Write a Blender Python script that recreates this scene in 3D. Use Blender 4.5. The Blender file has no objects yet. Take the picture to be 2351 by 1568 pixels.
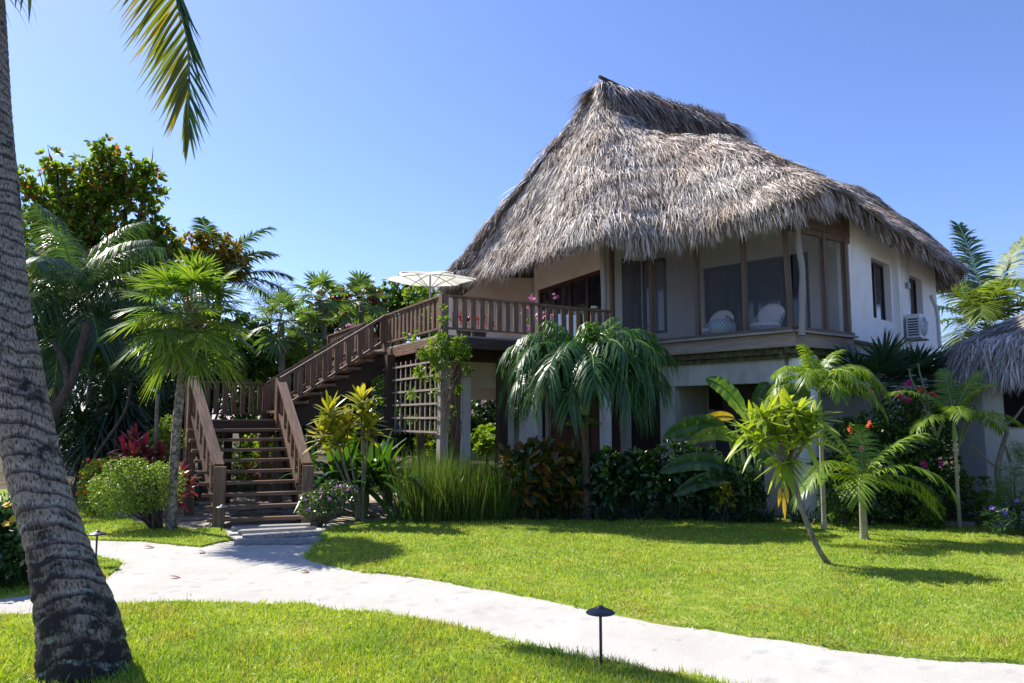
import bpy, math, numpy as np
from mathutils import Vector
rng = np.random.default_rng(7)
SCN = bpy.context.scene
R = math.radians

# ------------------------------------------------------------------ camera model
F, CX, CY, EYE = 1700., 1175.5, 784., 1.7
PITCH = math.atan((960 - 784) / F)
SP, CP = math.sin(PITCH), math.cos(PITCH)
def ray(x, y):
    a = (x - CX) / F; b = (CY - y) / F
    return np.array([a, CP - b * SP, SP + b * CP])
def at(x, y, D):                      # surveyed point: sight line and ground distance
    r = ray(x, y); return np.array([0, 0, EYE]) + r * (D / r[1])
def gr(x, y, z=0.):                   # where a sight line meets the level z
    r = ray(x, y); return np.array([0, 0, EYE]) + r * ((z - EYE) / r[2])
_a = R(29)
U = np.array([math.cos(_a), math.sin(_a), 0]); V = np.array([-U[1], U[0], 0]); Z = np.array([0, 0, 1.])
def W(u, v, z=0.): return U * u + V * v + Z * z
def nrm(a):
    a = np.asarray(a, float); return a / np.maximum(np.linalg.norm(a, axis=-1, keepdims=True), 1e-9)

# ------------------------------------------------------------------ materials
def mat(name):
    m = bpy.data.materials.new(name); m.use_nodes = True
    nt = m.node_tree; b = nt.nodes['Principled BSDF']
    return m, nt, b
def N(nt, t, **kw):
    n = nt.nodes.new(t)
    for k, v in kw.items(): setattr(n, k, v)
    return n
def ramp(nt, stops):
    n = N(nt, 'ShaderNodeValToRGB'); e = n.color_ramp.elements
    while len(e) < len(stops): e.new(.5)
    for i, (p, c) in enumerate(stops): e[i].position = p; e[i].color = (*c, 1)
    return n
def leaf_mat(name, cols, rough=.42, tr=.35, trcol=None, spec=.5):
    m, nt, b = mat(name)
    g = N(nt, 'ShaderNodeNewGeometry')
    r = ramp(nt, [(i / (len(cols) - 1), c) for i, c in enumerate(cols)])
    nt.links.new(g.outputs['Random Per Island'], r.inputs[0])
    nt.links.new(r.outputs[0], b.inputs['Base Color'])
    b.inputs['Roughness'].default_value = rough
    b.inputs['Specular IOR Level'].default_value = spec
    if tr:
        t = N(nt, 'ShaderNodeBsdfTranslucent'); mx = N(nt, 'ShaderNodeMixShader'); mx.inputs[0].default_value = tr
        k = N(nt, 'ShaderNodeMix', data_type='RGBA', blend_type='MULTIPLY'); k.inputs[0].default_value = 1
        nt.links.new(r.outputs[0], k.inputs[6]); k.inputs[7].default_value = (*(trcol or (1.9, 1.8, .7)), 1)
        nt.links.new(k.outputs[2], t.inputs[0])
        nt.links.new(b.outputs[0], mx.inputs[1]); nt.links.new(t.outputs[0], mx.inputs[2])
        nt.links.new(mx.outputs[0], nt.nodes['Material Output'].inputs[0])
    return m
def noise_mat(name, stops, scale=8, detail=6, rough=.8, bump=.2, bscale=60, spec=.3, metal=0, stretch=None, bdist=.01):
    m, nt, b = mat(name)
    tc = N(nt, 'ShaderNodeTexCoord'); mp = N(nt, 'ShaderNodeMapping')
    nt.links.new(tc.outputs['Object'], mp.inputs[0])
    if stretch: mp.inputs['Scale'].default_value = stretch
    n1 = N(nt, 'ShaderNodeTexNoise'); n1.inputs['Scale'].default_value = scale; n1.inputs['Detail'].default_value = detail
    n1.inputs['Roughness'].default_value = .65
    nt.links.new(mp.outputs[0], n1.inputs[0])
    r = ramp(nt, stops); nt.links.new(n1.outputs[0], r.inputs[0]); nt.links.new(r.outputs[0], b.inputs['Base Color'])
    b.inputs['Roughness'].default_value = rough; b.inputs['Specular IOR Level'].default_value = spec; b.inputs['Metallic'].default_value = metal
    if bump:
        n2 = N(nt, 'ShaderNodeTexNoise'); n2.inputs['Scale'].default_value = bscale; n2.inputs['Detail'].default_value = 5
        nt.links.new(mp.outputs[0], n2.inputs[0])
        bp = N(nt, 'ShaderNodeBump'); bp.inputs['Strength'].default_value = bump; bp.inputs['Distance'].default_value = bdist
        nt.links.new(n2.outputs[0], bp.inputs['Height']); nt.links.new(bp.outputs[0], b.inputs['Normal'])
    return m
def wood_mat(name, dark, mid, light, rough=.6, spec=.3):
    m, nt, b = mat(name)
    uv = N(nt, 'ShaderNodeUVMap'); mp = N(nt, 'ShaderNodeMapping'); mp.inputs['Scale'].default_value = (28, 1.6, 1)
    nt.links.new(uv.outputs[0], mp.inputs[0])
    g = N(nt, 'ShaderNodeNewGeometry'); mul = N(nt, 'ShaderNodeMath', operation='MULTIPLY'); mul.inputs[1].default_value = 50
    nt.links.new(g.outputs['Random Per Island'], mul.inputs[0])
    n1 = N(nt, 'ShaderNodeTexNoise', noise_dimensions='4D'); n1.inputs['Scale'].default_value = 1.3; n1.inputs['Detail'].default_value = 8; n1.inputs['Roughness'].default_value = .7
    nt.links.new(mp.outputs[0], n1.inputs[0]); nt.links.new(mul.outputs[0], n1.inputs['W'])
    r = ramp(nt, [(.25, dark), (.5, mid), (.75, light)]); nt.links.new(n1.outputs[0], r.inputs[0])
    hs = N(nt, 'ShaderNodeHueSaturation'); nt.links.new(r.outputs[0], hs.inputs['Color'])
    mr = N(nt, 'ShaderNodeMapRange'); mr.inputs[3].default_value = .7; mr.inputs[4].default_value = 1.35
    nt.links.new(g.outputs['Random Per Island'], mr.inputs[0]); nt.links.new(mr.outputs[0], hs.inputs['Value'])
    nt.links.new(hs.outputs[0], b.inputs['Base Color'])
    b.inputs['Roughness'].default_value = rough; b.inputs['Specular IOR Level'].default_value = spec
    bp = N(nt, 'ShaderNodeBump'); bp.inputs['Strength'].default_value = .35; bp.inputs['Distance'].default_value = .004
    nt.links.new(n1.outputs[0], bp.inputs['Height']); nt.links.new(bp.outputs[0], b.inputs['Normal'])
    return m
def plain(name, c, rough=.5, spec=.5, metal=0):
    m, nt, b = mat(name); b.inputs['Base Color'].default_value = (*c, 1)
    b.inputs['Roughness'].default_value = rough; b.inputs['Specular IOR Level'].default_value = spec; b.inputs['Metallic'].default_value = metal
    n1 = N(nt, 'ShaderNodeTexNoise'); n1.inputs['Scale'].default_value = 30
    mr = N(nt, 'ShaderNodeMapRange'); mr.inputs[3].default_value = max(0, rough - .08); mr.inputs[4].default_value = min(1, rough + .08)
    nt.links.new(n1.outputs[0], mr.inputs[0]); nt.links.new(mr.outputs[0], b.inputs['Roughness'])
    return m
def see_mat(name, col, alpha, gloss, rough=.05):       # glass or insect mesh: part transparent, part surface
    m = bpy.data.materials.new(name); m.use_nodes = True; nt = m.node_tree; nt.nodes.clear()
    o = N(nt, 'ShaderNodeOutputMaterial'); t = N(nt, 'ShaderNodeBsdfTransparent'); mx = N(nt, 'ShaderNodeMixShader')
    d = N(nt, 'ShaderNodeBsdfPrincipled'); d.inputs['Base Color'].default_value = (*col, 1); d.inputs['Roughness'].default_value = rough
    d.inputs['Specular IOR Level'].default_value = gloss
    mx.inputs[0].default_value = alpha
    nt.links.new(t.outputs[0], mx.inputs[1]); nt.links.new(d.outputs[0], mx.inputs[2]); nt.links.new(mx.outputs[0], o.inputs[0])
    return m

M = {}
M['stucco'] = noise_mat('stucco', [(.3, (.80, .785, .75)), (.55, (.86, .845, .81)), (.8, (.89, .88, .85))], 2.2, 8, .85, .25, 120, .2)
def streaks(name, k=.72):
    m = M[name]; nt = m.node_tree; b = nt.nodes['Principled BSDF']; src = b.inputs['Base Color'].links[0].from_socket; tc = N(nt, 'ShaderNodeTexCoord'); mp = N(nt, 'ShaderNodeMapping'); mp.inputs['Scale'].default_value = (3, 3, .7); nt.links.new(tc.outputs['Object'], mp.inputs[0]); n1 = N(nt, 'ShaderNodeTexNoise'); n1.inputs['Scale'].default_value = 1.2; n1.inputs['Detail'].default_value = 7; n1.inputs['Roughness'].default_value = .7; nt.links.new(mp.outputs[0], n1.inputs[0])
    r = ramp(nt, [(.50, (0, 0, 0)), (.72, (1, 1, 1))]); nt.links.new(n1.outputs[0], r.inputs[0]); mx = N(nt, 'ShaderNodeMix', data_type='RGBA', blend_type='MULTIPLY'); nt.links.new(r.outputs[0], mx.inputs[0]); nt.links.new(src, mx.inputs[6]); mx.inputs[7].default_value = (k, k * .96, k * .86, 1); nt.links.new(mx.outputs[2], b.inputs['Base Color'])
M['stucco_bounce'] = noise_mat('warm bounce stucco', [(.3, (.68, .57, .49)), (.6, (.78, .67, .58)), (.8, (.82, .72, .64))], 1.8, 8, .85, .25, 120, .2)  # white stucco with the deck's warm bounce light put into its colour
M['grey_wall'] = noise_mat('porch wall', [(.3, (.76, .72, .68)), (.7, (.84, .80, .76))], 2, 6, .85, .2, 120, .2)
M['shaded_wall'] = noise_mat('shaded lower stucco', [(.25, (.40, .40, .34)), (.5, (.49, .485, .425)), (.8, (.56, .555, .50))], 2.5, 8, .85, .25, 100, .2)  # white stucco darkened, shade of the lower storey put into its colour
streaks('stucco', .9); streaks('stucco_bounce', .9); streaks('shaded_wall', .72)
M['wood'] = wood_mat('deck wood', (.045, .025, .015), (.13, .077, .047), (.33, .215, .14), .52, .35)
M['wood_dark'] = wood_mat('dark beam wood', (.02, .012, .009), (.05, .03, .02), (.09, .055, .038), .65)
M['wood_grey'] = wood_mat('weathered grey wood', (.13, .11, .095), (.26, .235, .21), (.40, .37, .34), .8, .2)
M['wood_trellis'] = wood_mat('trellis wood', (.16, .125, .095), (.27, .215, .17), (.42, .35, .28), .8, .2)
M['wood_porch'] = wood_mat('porch wood', (.06, .038, .026), (.125, .083, .055), (.20, .14, .095), .65)
M['mahogany'] = wood_mat('mahogany', (.022, .008, .007), (.045, .016, .012), (.075, .028, .018), .4, .5)
M['door_red'] = wood_mat('red brown door', (.05, .017, .010), (.085, .029, .017), (.12, .043, .026), .4, .5)
M['black_door'] = wood_mat('black door', (.010, .006, .005), (.016, .010, .008), (.024, .015, .012), .5, .3)
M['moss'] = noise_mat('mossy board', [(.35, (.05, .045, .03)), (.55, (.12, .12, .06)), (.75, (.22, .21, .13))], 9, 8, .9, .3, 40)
M['slate'] = noise_mat('grey plank', [(.3, (.17, .165, .16)), (.6, (.30, .29, .28)), (.8, (.42, .41, .40))], 14, 8, .8, .3, 50, stretch=(1, 3, 1))
M['glass'] = see_mat('window glass', (.012, .016, .022), .72, .9, .03)
M['screen'] = see_mat('insect screen', (.32, .32, .33), .17, .1, .8)
M['glass_dark'] = see_mat('dark door glass', (.010, .016, .024), .90, .6, .06)
M['curtain'] = noise_mat('white curtain', [(.3, (.62, .62, .6)), (.7, (.74, .74, .72))], 3, 3, .9, 0)
M['tile'] = noise_mat('pale floor tile', [(.3, (.52, .49, .45)), (.7, (.62, .59, .55))], 6, 4, .5, .05, 30)
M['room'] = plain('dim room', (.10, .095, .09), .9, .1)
M['canopy'] = leaf_mat('parasol cloth', [(.80, .78, .70), (.82, .80, .72)], .8, .45, (1, 1, .95), .1)
M['steel'] = plain('grey steel', (.33, .34, .35), .4, .5, .6)
M['lamp'] = plain('dark lamp metal', (.045, .05, .06), .42, .5, .3)
M['white_metal'] = plain('white enamel', (.68, .69, .69), .45, .4)
M['pvc'] = plain('white pipe', (.62, .63, .62), .4, .4)
M['dark_metal'] = plain('dark grille', (.03, .03, .035), .5, .4)
M['decal'] = plain('blue lettering', (.05, .16, .45), .4)
M['decal2'] = plain('teal lettering', (.05, .35, .40), .4)
M['cushion'] = noise_mat('cushion cloth', [(.3, (.60, .55, .52)), (.7, (.70, .65, .62))], 10, 3, .95, .1, 200)
M['shed_roof'] = noise_mat('purple red roofing', [(.3, (.16, .065, .09)), (.7, (.27, .12, .16))], 12, 5, .7, .2, 40)
M['shed_wall'] = noise_mat('blue grey shed wall', [(.3, (.28, .33, .38)), (.7, (.38, .43, .48))], 3, 5, .85, .1, 40)
M['pot'] = noise_mat('pot clay', [(.3, (.03, .03, .035)), (.7, (.06, .06, .065))], 5, 3, .6, .1, 30)
M['bark'] = noise_mat('dark bark', [(.3, (.035, .026, .02)), (.55, (.09, .07, .055)), (.8, (.17, .14, .11))], 14, 8, .9, .6, 40, .2, stretch=(1, 1, .35), bdist=.02)
M['bark_fan'] = noise_mat('mottled fan palm bark', [(.35, (.05, .042, .035)), (.5, (.17, .145, .115)), (.62, (.36, .32, .26)), (.75, (.12, .10, .08))], 16, 9, .9, .8, 30, .15, bdist=.03)
M['bark_grey'] = noise_mat('grey bark', [(.3, (.10, .085, .065)), (.55, (.22, .19, .15)), (.8, (.34, .30, .24))], 18, 8, .9, .6, 50, .2, stretch=(1, 1, .4), bdist=.02)
M['bark_pale'] = noise_mat('pale ringed bark', [(.3, (.20, .18, .13)), (.55, (.34, .31, .24)), (.8, (.44, .41, .33))], 10, 6, .85, .4, 30, .2, stretch=(.4, .4, 3), bdist=.02)
M['crownshaft'] = noise_mat('green crownshaft', [(.3, (.13, .20, .05)), (.7, (.22, .30, .09))], 6, 4, .5, .1, 30, stretch=(3, 3, .4))
M['twig'] = plain('twig', (.13, .10, .075), .9, .1)
M['fibre'] = leaf_mat('dead leaf base', [(.10, .07, .04), (.22, .16, .10), (.34, .27, .18)], .9, 0)
G1 = (.022, .055, .016); G2 = (.04, .10, .02); G3 = (.075, .16, .025); G4 = (.15, .25, .03)
M['coco'] = leaf_mat('coconut leaflets', [(.026, .062, .034), (.042, .095, .038), (.085, .15, .045)], .36, .32)
M['coco_yel'] = leaf_mat('backlit coconut leaflets', [(.07, .13, .016), (.13, .17, .016), (.21, .20, .014), (.09, .15, .02), (.17, .19, .016)], .4, .55, (2.0, 1.7, .5))
M['coco_bright'] = leaf_mat('bright coconut leaflets', [(.08, .14, .03), (.13, .20, .035), (.20, .25, .05)], .5, .42)
M['fan'] = leaf_mat('fan palm blade', [(.055, .12, .024), (.10, .19, .03), (.17, .24, .04)], .36, .46, (1.8, 1.75, .5))
M['fan_dark'] = leaf_mat('dark fan blade', [(.014, .045, .022), (.025, .065, .03), (.035, .08, .035)], .4, .25)
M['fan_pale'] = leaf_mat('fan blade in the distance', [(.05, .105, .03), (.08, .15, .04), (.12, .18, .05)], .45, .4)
M['adonidia'] = leaf_mat('arching palm leaflets', [(.022, .072, .020), (.038, .105, .025), (.068, .15, .03)], .38, .32, (2.0, 2.0, .5))
M['areca'] = leaf_mat('areca leaflets', [(.09, .18, .02), (.16, .26, .028), (.25, .33, .035)], .38, .45, (2.0, 1.9, .4))
M['almond'] = leaf_mat('almond leaves', [(.04, .10, .018), (.08, .17, .02), (.16, .27, .03), (.06, .15, .02), (.21, .31, .035), (.05, .12, .02), (.12, .22, .025), (.16, .14, .02), (.32, .05, .02)], .3, .52, (2.2, 1.9, .5))
M['almond_orange'] = leaf_mat('orange almond leaves', [(.10, .15, .015), (.28, .20, .02), (.42, .25, .025), (.14, .18, .02), (.24, .09, .02)], .4, .4, (1.6, 1.4, .6))
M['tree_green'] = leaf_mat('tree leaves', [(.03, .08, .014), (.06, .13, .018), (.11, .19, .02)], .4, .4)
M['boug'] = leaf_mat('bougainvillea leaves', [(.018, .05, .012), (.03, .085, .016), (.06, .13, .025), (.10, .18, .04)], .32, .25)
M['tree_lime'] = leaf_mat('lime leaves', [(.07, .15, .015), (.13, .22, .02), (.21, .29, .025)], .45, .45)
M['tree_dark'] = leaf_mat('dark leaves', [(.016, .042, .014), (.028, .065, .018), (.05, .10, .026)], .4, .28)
M['tree_red'] = leaf_mat('reddish leaves', [(.03, .075, .014), (.06, .12, .02), (.16, .03, .02), (.12, .02, .025)], .4, .35)
M['bush'] = leaf_mat('clipped bush leaves', [(.07, .14, .02), (.13, .21, .03), (.22, .30, .06)], .4, .4)
M['ixora'] = leaf_mat('yellow green leaves', [(.07, .13, .015), (.16, .22, .02), (.26, .29, .02)], .42, .4)
M['gloss'] = leaf_mat('glossy dark leaves', [(.016, .046, .016), (.026, .07, .02), (.05, .115, .028)], .25, .18)
M['croton'] = leaf_mat('croton leaves', [(.012, .035, .012), (.022, .055, .014), (.05, .085, .016), (.17, .10, .015), (.22, .075, .02)], .3, .2)
M['croton_yel'] = leaf_mat('yellow croton leaves', [(.14, .20, .02), (.27, .30, .025), (.40, .36, .03), (.45, .42, .06)], .35, .4, (1.3, 1.3, .5))
M['lily'] = leaf_mat('strap leaves', [(.025, .075, .018), (.045, .115, .02), (.08, .17, .025)], .25, .35, (2.2, 2.0, .4))
M['banana'] = leaf_mat('banana leaves', [(.035, .10, .02), (.06, .15, .022), (.09, .19, .025)], .3, .4, (2.4, 2.0, .4))
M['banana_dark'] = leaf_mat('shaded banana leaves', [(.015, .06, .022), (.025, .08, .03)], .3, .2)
M['banana_yel'] = leaf_mat('yellowing banana leaf', [(.45, .34, .02), (.55, .42, .05)], .4, .4, (1.2, 1.1, .5))
M['frangi'] = leaf_mat('frangipani leaves', [(.13, .22, .03), (.24, .33, .045), (.38, .43, .07)], .32, .45, (1.7, 1.6, .4))
M['frangi_yel'] = leaf_mat('yellow dead leaf', [(.55, .36, .02), (.65, .42, .03)], .4, .4, (1.1, 1, .5))
M['ti'] = leaf_mat('ti leaves', [(.05, .018, .018), (.10, .05, .02), (.45, .02, .10), (.07, .06, .02), (.20, .08, .03), (.32, .02, .06), (.06, .02, .025)], .3, .35, (1.6, 1.1, 1.1))
M['pandan'] = leaf_mat('dark strap leaves', [(.008, .022, .008), (.015, .04, .012), (.03, .07, .016)], .3, .2)
M['reed'] = leaf_mat('ornamental grass', [(.03, .075, .014), (.06, .13, .02), (.10, .20, .03), (.13, .12, .05), (.04, .095, .02), (.14, .22, .05)], .45, .35)
M['reed_dark'] = leaf_mat('dark spider grass', [(.012, .035, .018), (.022, .055, .028), (.04, .08, .04)], .4, .2)
M['lawn_blade'] = leaf_mat('lawn blades', [(.10, .22, .02), (.24, .38, .02), (.36, .50, .03), (.50, .55, .10), (.30, .44, .03), (.52, .50, .22)], .45, .42, (1.5, 1.35, .5))
def patchy(name, a, b_):
    m = M[name]; nt = m.node_tree; b = nt.nodes['Principled BSDF']; src = b.inputs['Base Color'].links[0].from_socket; tc = N(nt, 'ShaderNodeTexCoord'); out = src
    for sc_, lo, hi, col in a:
        n1 = N(nt, 'ShaderNodeTexNoise'); n1.inputs['Scale'].default_value = sc_; n1.inputs['Detail'].default_value = 6; n1.inputs['Roughness'].default_value = .65; nt.links.new(tc.outputs['Object'], n1.inputs[0])
        r = ramp(nt, [(lo, (0, 0, 0)), (hi, (1, 1, 1))]); nt.links.new(n1.outputs[0], r.inputs[0]); mx = N(nt, 'ShaderNodeMix', data_type='RGBA', blend_type='MULTIPLY'); nt.links.new(r.outputs[0], mx.inputs[0]); nt.links.new(out, mx.inputs[6]); mx.inputs[7].default_value = (*col, 1); out = mx.outputs[2]
    for l in list(nt.links):
        if l.from_socket == src and l.to_node.type != 'MIX' or (l.from_socket == src and l.to_node.blend_type == 'MULTIPLY' and l.to_node.inputs[7].default_value[0] > 1.2): t = l.to_socket; nt.links.remove(l); nt.links.new(out, t)
patchy('lawn_blade', [(.7, .45, .62, (.70, .84, .8)), (2.2, .50, .64, (1.18, .90, 1.3)), (6, .5, .66, (.74, .80, .8))], None)
M['cover'] = leaf_mat('ground cover leaves', [(.10, .19, .02), (.18, .28, .025), (.26, .33, .03)], .45, .4)
M['feather'] = leaf_mat('feathery leaves', [(.05, .12, .02), (.10, .18, .03), (.16, .23, .04)], .5, .35)
M['vine'] = leaf_mat('vine leaves', [(.05, .12, .015), (.11, .20, .018), (.22, .30, .025)], .35, .45)
M['silver'] = leaf_mat('vinca leaves', [(.035, .08, .025), (.07, .125, .04), (.13, .19, .08)], .28, .3)
M['pink'] = leaf_mat('pink petals', [(.55, .16, .35), (.7, .28, .45)], .6, .3, (1, 1, 1))
M['mag'] = leaf_mat('magenta bracts', [(.42, .015, .16), (.60, .03, .26)], .6, .35, (1.2, 1, 1.1))
M['orange'] = leaf_mat('orange bracts', [(.70, .10, .02), (.80, .17, .03)], .6, .35, (1.1, 1.1, 1))
M['redflower'] = leaf_mat('red orange petals', [(.6, .06, .015), (.75, .14, .03)], .6, .3, (1, 1, 1))
M['yellow'] = leaf_mat('yellow petals', [(.75, .42, .01), (.8, .5, .03)], .6, .3, (1, 1, 1))
M['purple'] = leaf_mat('purple petals', [(.17, .08, .5), (.24, .12, .6)], .6, .3, (1, 1, 1))
M['lilac'] = leaf_mat('lilac petals', [(.48, .16, .46), (.60, .26, .58)], .6, .3, (1, 1, 1))
M['dryleaf'] = leaf_mat('dry leaf', [(.16, .08, .035), (.28, .10, .045), (.22, .13, .06), (.30, .06, .03)], .6, .2, (1.3, 1, .8))
M['litter'] = leaf_mat('litter leaves', [(.07, .045, .025), (.16, .10, .05), (.26, .17, .09), (.20, .08, .04)], .8, .1, (1, 1, 1))
M['cactus'] = noise_mat('grey green stem', [(.4, (.09, .12, .05)), (.6, (.15, .18, .09)), (.75, (.38, .36, .26))], 70, 2, .8, .2, 60)

# sand, ground, lawn, thatch, trunk
def sand_mat(name, c0, c1, c2, litter=None):
    m, nt, b = mat(name); tc = N(nt, 'ShaderNodeTexCoord')
    n1 = N(nt, 'ShaderNodeTexNoise'); n1.inputs['Scale'].default_value = 1.3; n1.inputs['Detail'].default_value = 10; n1.inputs['Roughness'].default_value = .7
    n2 = N(nt, 'ShaderNodeTexNoise'); n2.inputs['Scale'].default_value = 45; n2.inputs['Detail'].default_value = 6; n2.inputs['Roughness'].default_value = .7
    nt.links.new(tc.outputs['Object'], n1.inputs[0]); nt.links.new(tc.outputs['Object'], n2.inputs[0])
    r = ramp(nt, [(.3, c0), (.5, c1), (.7, c2)]); nt.links.new(n1.outputs[0], r.inputs[0])
    out = r.outputs[0]
    if litter:
        n3 = N(nt, 'ShaderNodeTexNoise'); n3.inputs['Scale'].default_value = 2.2; n3.inputs['Detail'].default_value = 12; n3.inputs['Roughness'].default_value = .8
        nt.links.new(tc.outputs['Object'], n3.inputs[0])
        r3 = ramp(nt, [(.46, (0, 0, 0)), (.58, (1, 1, 1))]); nt.links.new(n3.outputs[0], r3.inputs[0])
        mx = N(nt, 'ShaderNodeMix', data_type='RGBA'); nt.links.new(r3.outputs[0], mx.inputs[0]); nt.links.new(out, mx.inputs[6]); mx.inputs[7].default_value = (*litter, 1); out = mx.outputs[2]
    nt.links.new(out, b.inputs['Base Color']); b.inputs['Roughness'].default_value = .95; b.inputs['Specular IOR Level'].default_value = .1
    bp = N(nt, 'ShaderNodeBump'); bp.inputs['Strength'].default_value = .6; bp.inputs['Distance'].default_value = .010
    nt.links.new(n2.outputs[0], bp.inputs['Height']); nt.links.new(bp.outputs[0], b.inputs['Normal'])
    return m
M['sand'] = sand_mat('white coral sand', (.385, .365, .325), (.425, .41, .37), (.455, .44, .405))
M['bed_sand'] = sand_mat('bed sand', (.34, .29, .22), (.44, .385, .31), (.52, .47, .39), (.12, .09, .06))
M['soil'] = sand_mat('sandy garden soil', (.06, .05, .03), (.10, .08, .05), (.15, .12, .08), (.035, .035, .015))
M['lawn'] = noise_mat('lawn thatch layer', [(.3, (.09, .15, .02)), (.5, (.18, .25, .03)), (.66, (.30, .32, .07)), (.8, (.40, .35, .16))], 5, 12, .95, .6, 90, .1)
def thatch_mat(name, cols, warm):
    m, nt, b = mat(name); g = N(nt, 'ShaderNodeNewGeometry'); tc = N(nt, 'ShaderNodeTexCoord')
    r = ramp(nt, [(i / (len(cols) - 1), c) for i, c in enumerate(cols)]); nt.links.new(g.outputs['Random Per Island'], r.inputs[0])
    n1 = N(nt, 'ShaderNodeTexNoise'); n1.inputs['Scale'].default_value = .9; n1.inputs['Detail'].default_value = 6; n1.inputs['Roughness'].default_value = .7
    nt.links.new(tc.outputs['Object'], n1.inputs[0])
    r2 = ramp(nt, [(.42, (0, 0, 0)), (.66, (1, 1, 1))]); nt.links.new(n1.outputs[0], r2.inputs[0])
    mx = N(nt, 'ShaderNodeMix', data_type='RGBA', blend_type='MULTIPLY'); nt.links.new(r2.outputs[0], mx.inputs[0])
    nt.links.new(r.outputs[0], mx.inputs[6]); mx.inputs[7].default_value = (*warm, 1)
    nt.links.new(mx.outputs[2], b.inputs['Base Color']); b.inputs['Roughness'].default_value = .62; b.inputs['Specular IOR Level'].default_value = .35
    return m
M['thatch'] = thatch_mat('weathered thatch', [(.035, .028, .023), (.22, .185, .155), (.46, .41, .36), (.66, .61, .55), (.86, .83, .78), (.44, .32, .22), (.07, .058, .05), (.78, .74, .68), (.28, .24, .20)], (.80, .66, .53))
M['thatch_grey'] = thatch_mat('grey thatch', [(.09, .08, .072), (.32, .29, .265), (.48, .445, .41), (.68, .65, .60), (.16, .145, .13), (.55, .52, .48)], (.85, .8, .76))
M['thatch_under'] = noise_mat('thatch underside', [(.3, (.045, .034, .025)), (.7, (.13, .10, .075))], 20, 6, .95, .5, 60)
def palm_trunk_mat():
    m, nt, b = mat('ringed palm bark'); uv = N(nt, 'ShaderNodeUVMap')
    mp = N(nt, 'ShaderNodeMapping'); mp.inputs['Scale'].default_value = (7, 1, 1); nt.links.new(uv.outputs[0], mp.inputs[0])
    sx = N(nt, 'ShaderNodeSeparateXYZ'); nt.links.new(uv.outputs[0], sx.inputs[0])
    tc = N(nt, 'ShaderNodeTexCoord')
    nw = N(nt, 'ShaderNodeTexNoise'); nw.inputs['Scale'].default_value = 3.5; nw.inputs['Detail'].default_value = 5; nt.links.new(tc.outputs['Object'], nw.inputs[0])
    ad = N(nt, 'ShaderNodeMath', operation='MULTIPLY_ADD'); ad.inputs[1].default_value = .9; nt.links.new(nw.outputs[0], ad.inputs[0]); nt.links.new(sx.outputs[1], ad.inputs[2])
    fr = N(nt, 'ShaderNodeMath', operation='FRACT'); nt.links.new(ad.outputs[0], fr.inputs[0])
    nq = N(nt, 'ShaderNodeTexNoise'); nq.inputs['Scale'].default_value = 6; nq.inputs['Detail'].default_value = 8; nq.inputs['Roughness'].default_value = .7; nt.links.new(tc.outputs['Object'], nq.inputs[0]); aq = N(nt, 'ShaderNodeMath', operation='MULTIPLY_ADD'); aq.inputs[1].default_value = .9; nt.links.new(nq.outputs[0], aq.inputs[0]); nt.links.new(fr.outputs[0], aq.inputs[2])
    band = ramp(nt, [(.40, (.09, .075, .062)), (.56, (.22, .19, .165)), (.68, (.55, .53, .50)), (.82, (1, 1, 1)), (.98, (1.0, .98, .95)), (1, (.8, .78, .75))]); nt.links.new(aq.outputs[0], band.inputs[0])
    nb = N(nt, 'ShaderNodeTexNoise'); nb.inputs['Scale'].default_value = 9; nb.inputs['Detail'].default_value = 9; nb.inputs['Roughness'].default_value = .75; nt.links.new(tc.outputs['Object'], nb.inputs[0])
    base = ramp(nt, [(.3, (.19, .152, .115)), (.5, (.37, .31, .24)), (.7, (.53, .455, .36))]); nt.links.new(nb.outputs[0], base.inputs[0])
    # vertical cracks
    nc = N(nt, 'ShaderNodeTexNoise'); nc.inputs['Scale'].default_value = 9; nc.inputs['Detail'].default_value = 4
    mp2 = N(nt, 'ShaderNodeMapping'); mp2.inputs['Scale'].default_value = (11, .3, 1); nt.links.new(uv.outputs[0], mp2.inputs[0]); nt.links.new(mp2.outputs[0], nc.inputs[0])
    cr = ramp(nt, [(.38, (.25, .23, .21)), (.47, (1, 1, 1))]); nt.links.new(nc.outputs[0], cr.inputs[0])
    m1 = N(nt, 'ShaderNodeMix', data_type='RGBA', blend_type='MULTIPLY'); m1.inputs[0].default_value = .9; nt.links.new(base.outputs[0], m1.inputs[6]); nt.links.new(band.outputs[0], m1.inputs[7])
    m2 = N(nt, 'ShaderNodeMix', data_type='RGBA', blend_type='MULTIPLY'); m2.inputs[0].default_value = 1; nt.links.new(m1.outputs[2], m2.inputs[6]); nt.links.new(cr.outputs[0], m2.inputs[7])
    # black mould patches (lower trunk) and pale green lichen
    nd = N(nt, 'ShaderNodeTexNoise'); nd.inputs['Scale'].default_value = 4.5; nd.inputs['Detail'].default_value = 10; nd.inputs['Roughness'].default_value = .72; nt.links.new(tc.outputs['Object'], nd.inputs[0])
    sz = N(nt, 'ShaderNodeSeparateXYZ'); nt.links.new(tc.outputs['Object'], sz.inputs[0])
    hz = N(nt, 'ShaderNodeMapRange'); hz.inputs[1].default_value = 0; hz.inputs[2].default_value = 1.1; hz.inputs[3].default_value = .15; hz.inputs[4].default_value = -.03; nt.links.new(sz.outputs[2], hz.inputs[0])
    sm = N(nt, 'ShaderNodeMath', operation='ADD'); nt.links.new(nd.outputs[0], sm.inputs[0]); nt.links.new(hz.outputs[0], sm.inputs[1])
    rd = ramp(nt, [(.51, (0, 0, 0)), (.60, (1, 1, 1))]); nt.links.new(sm.outputs[0], rd.inputs[0])
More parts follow.
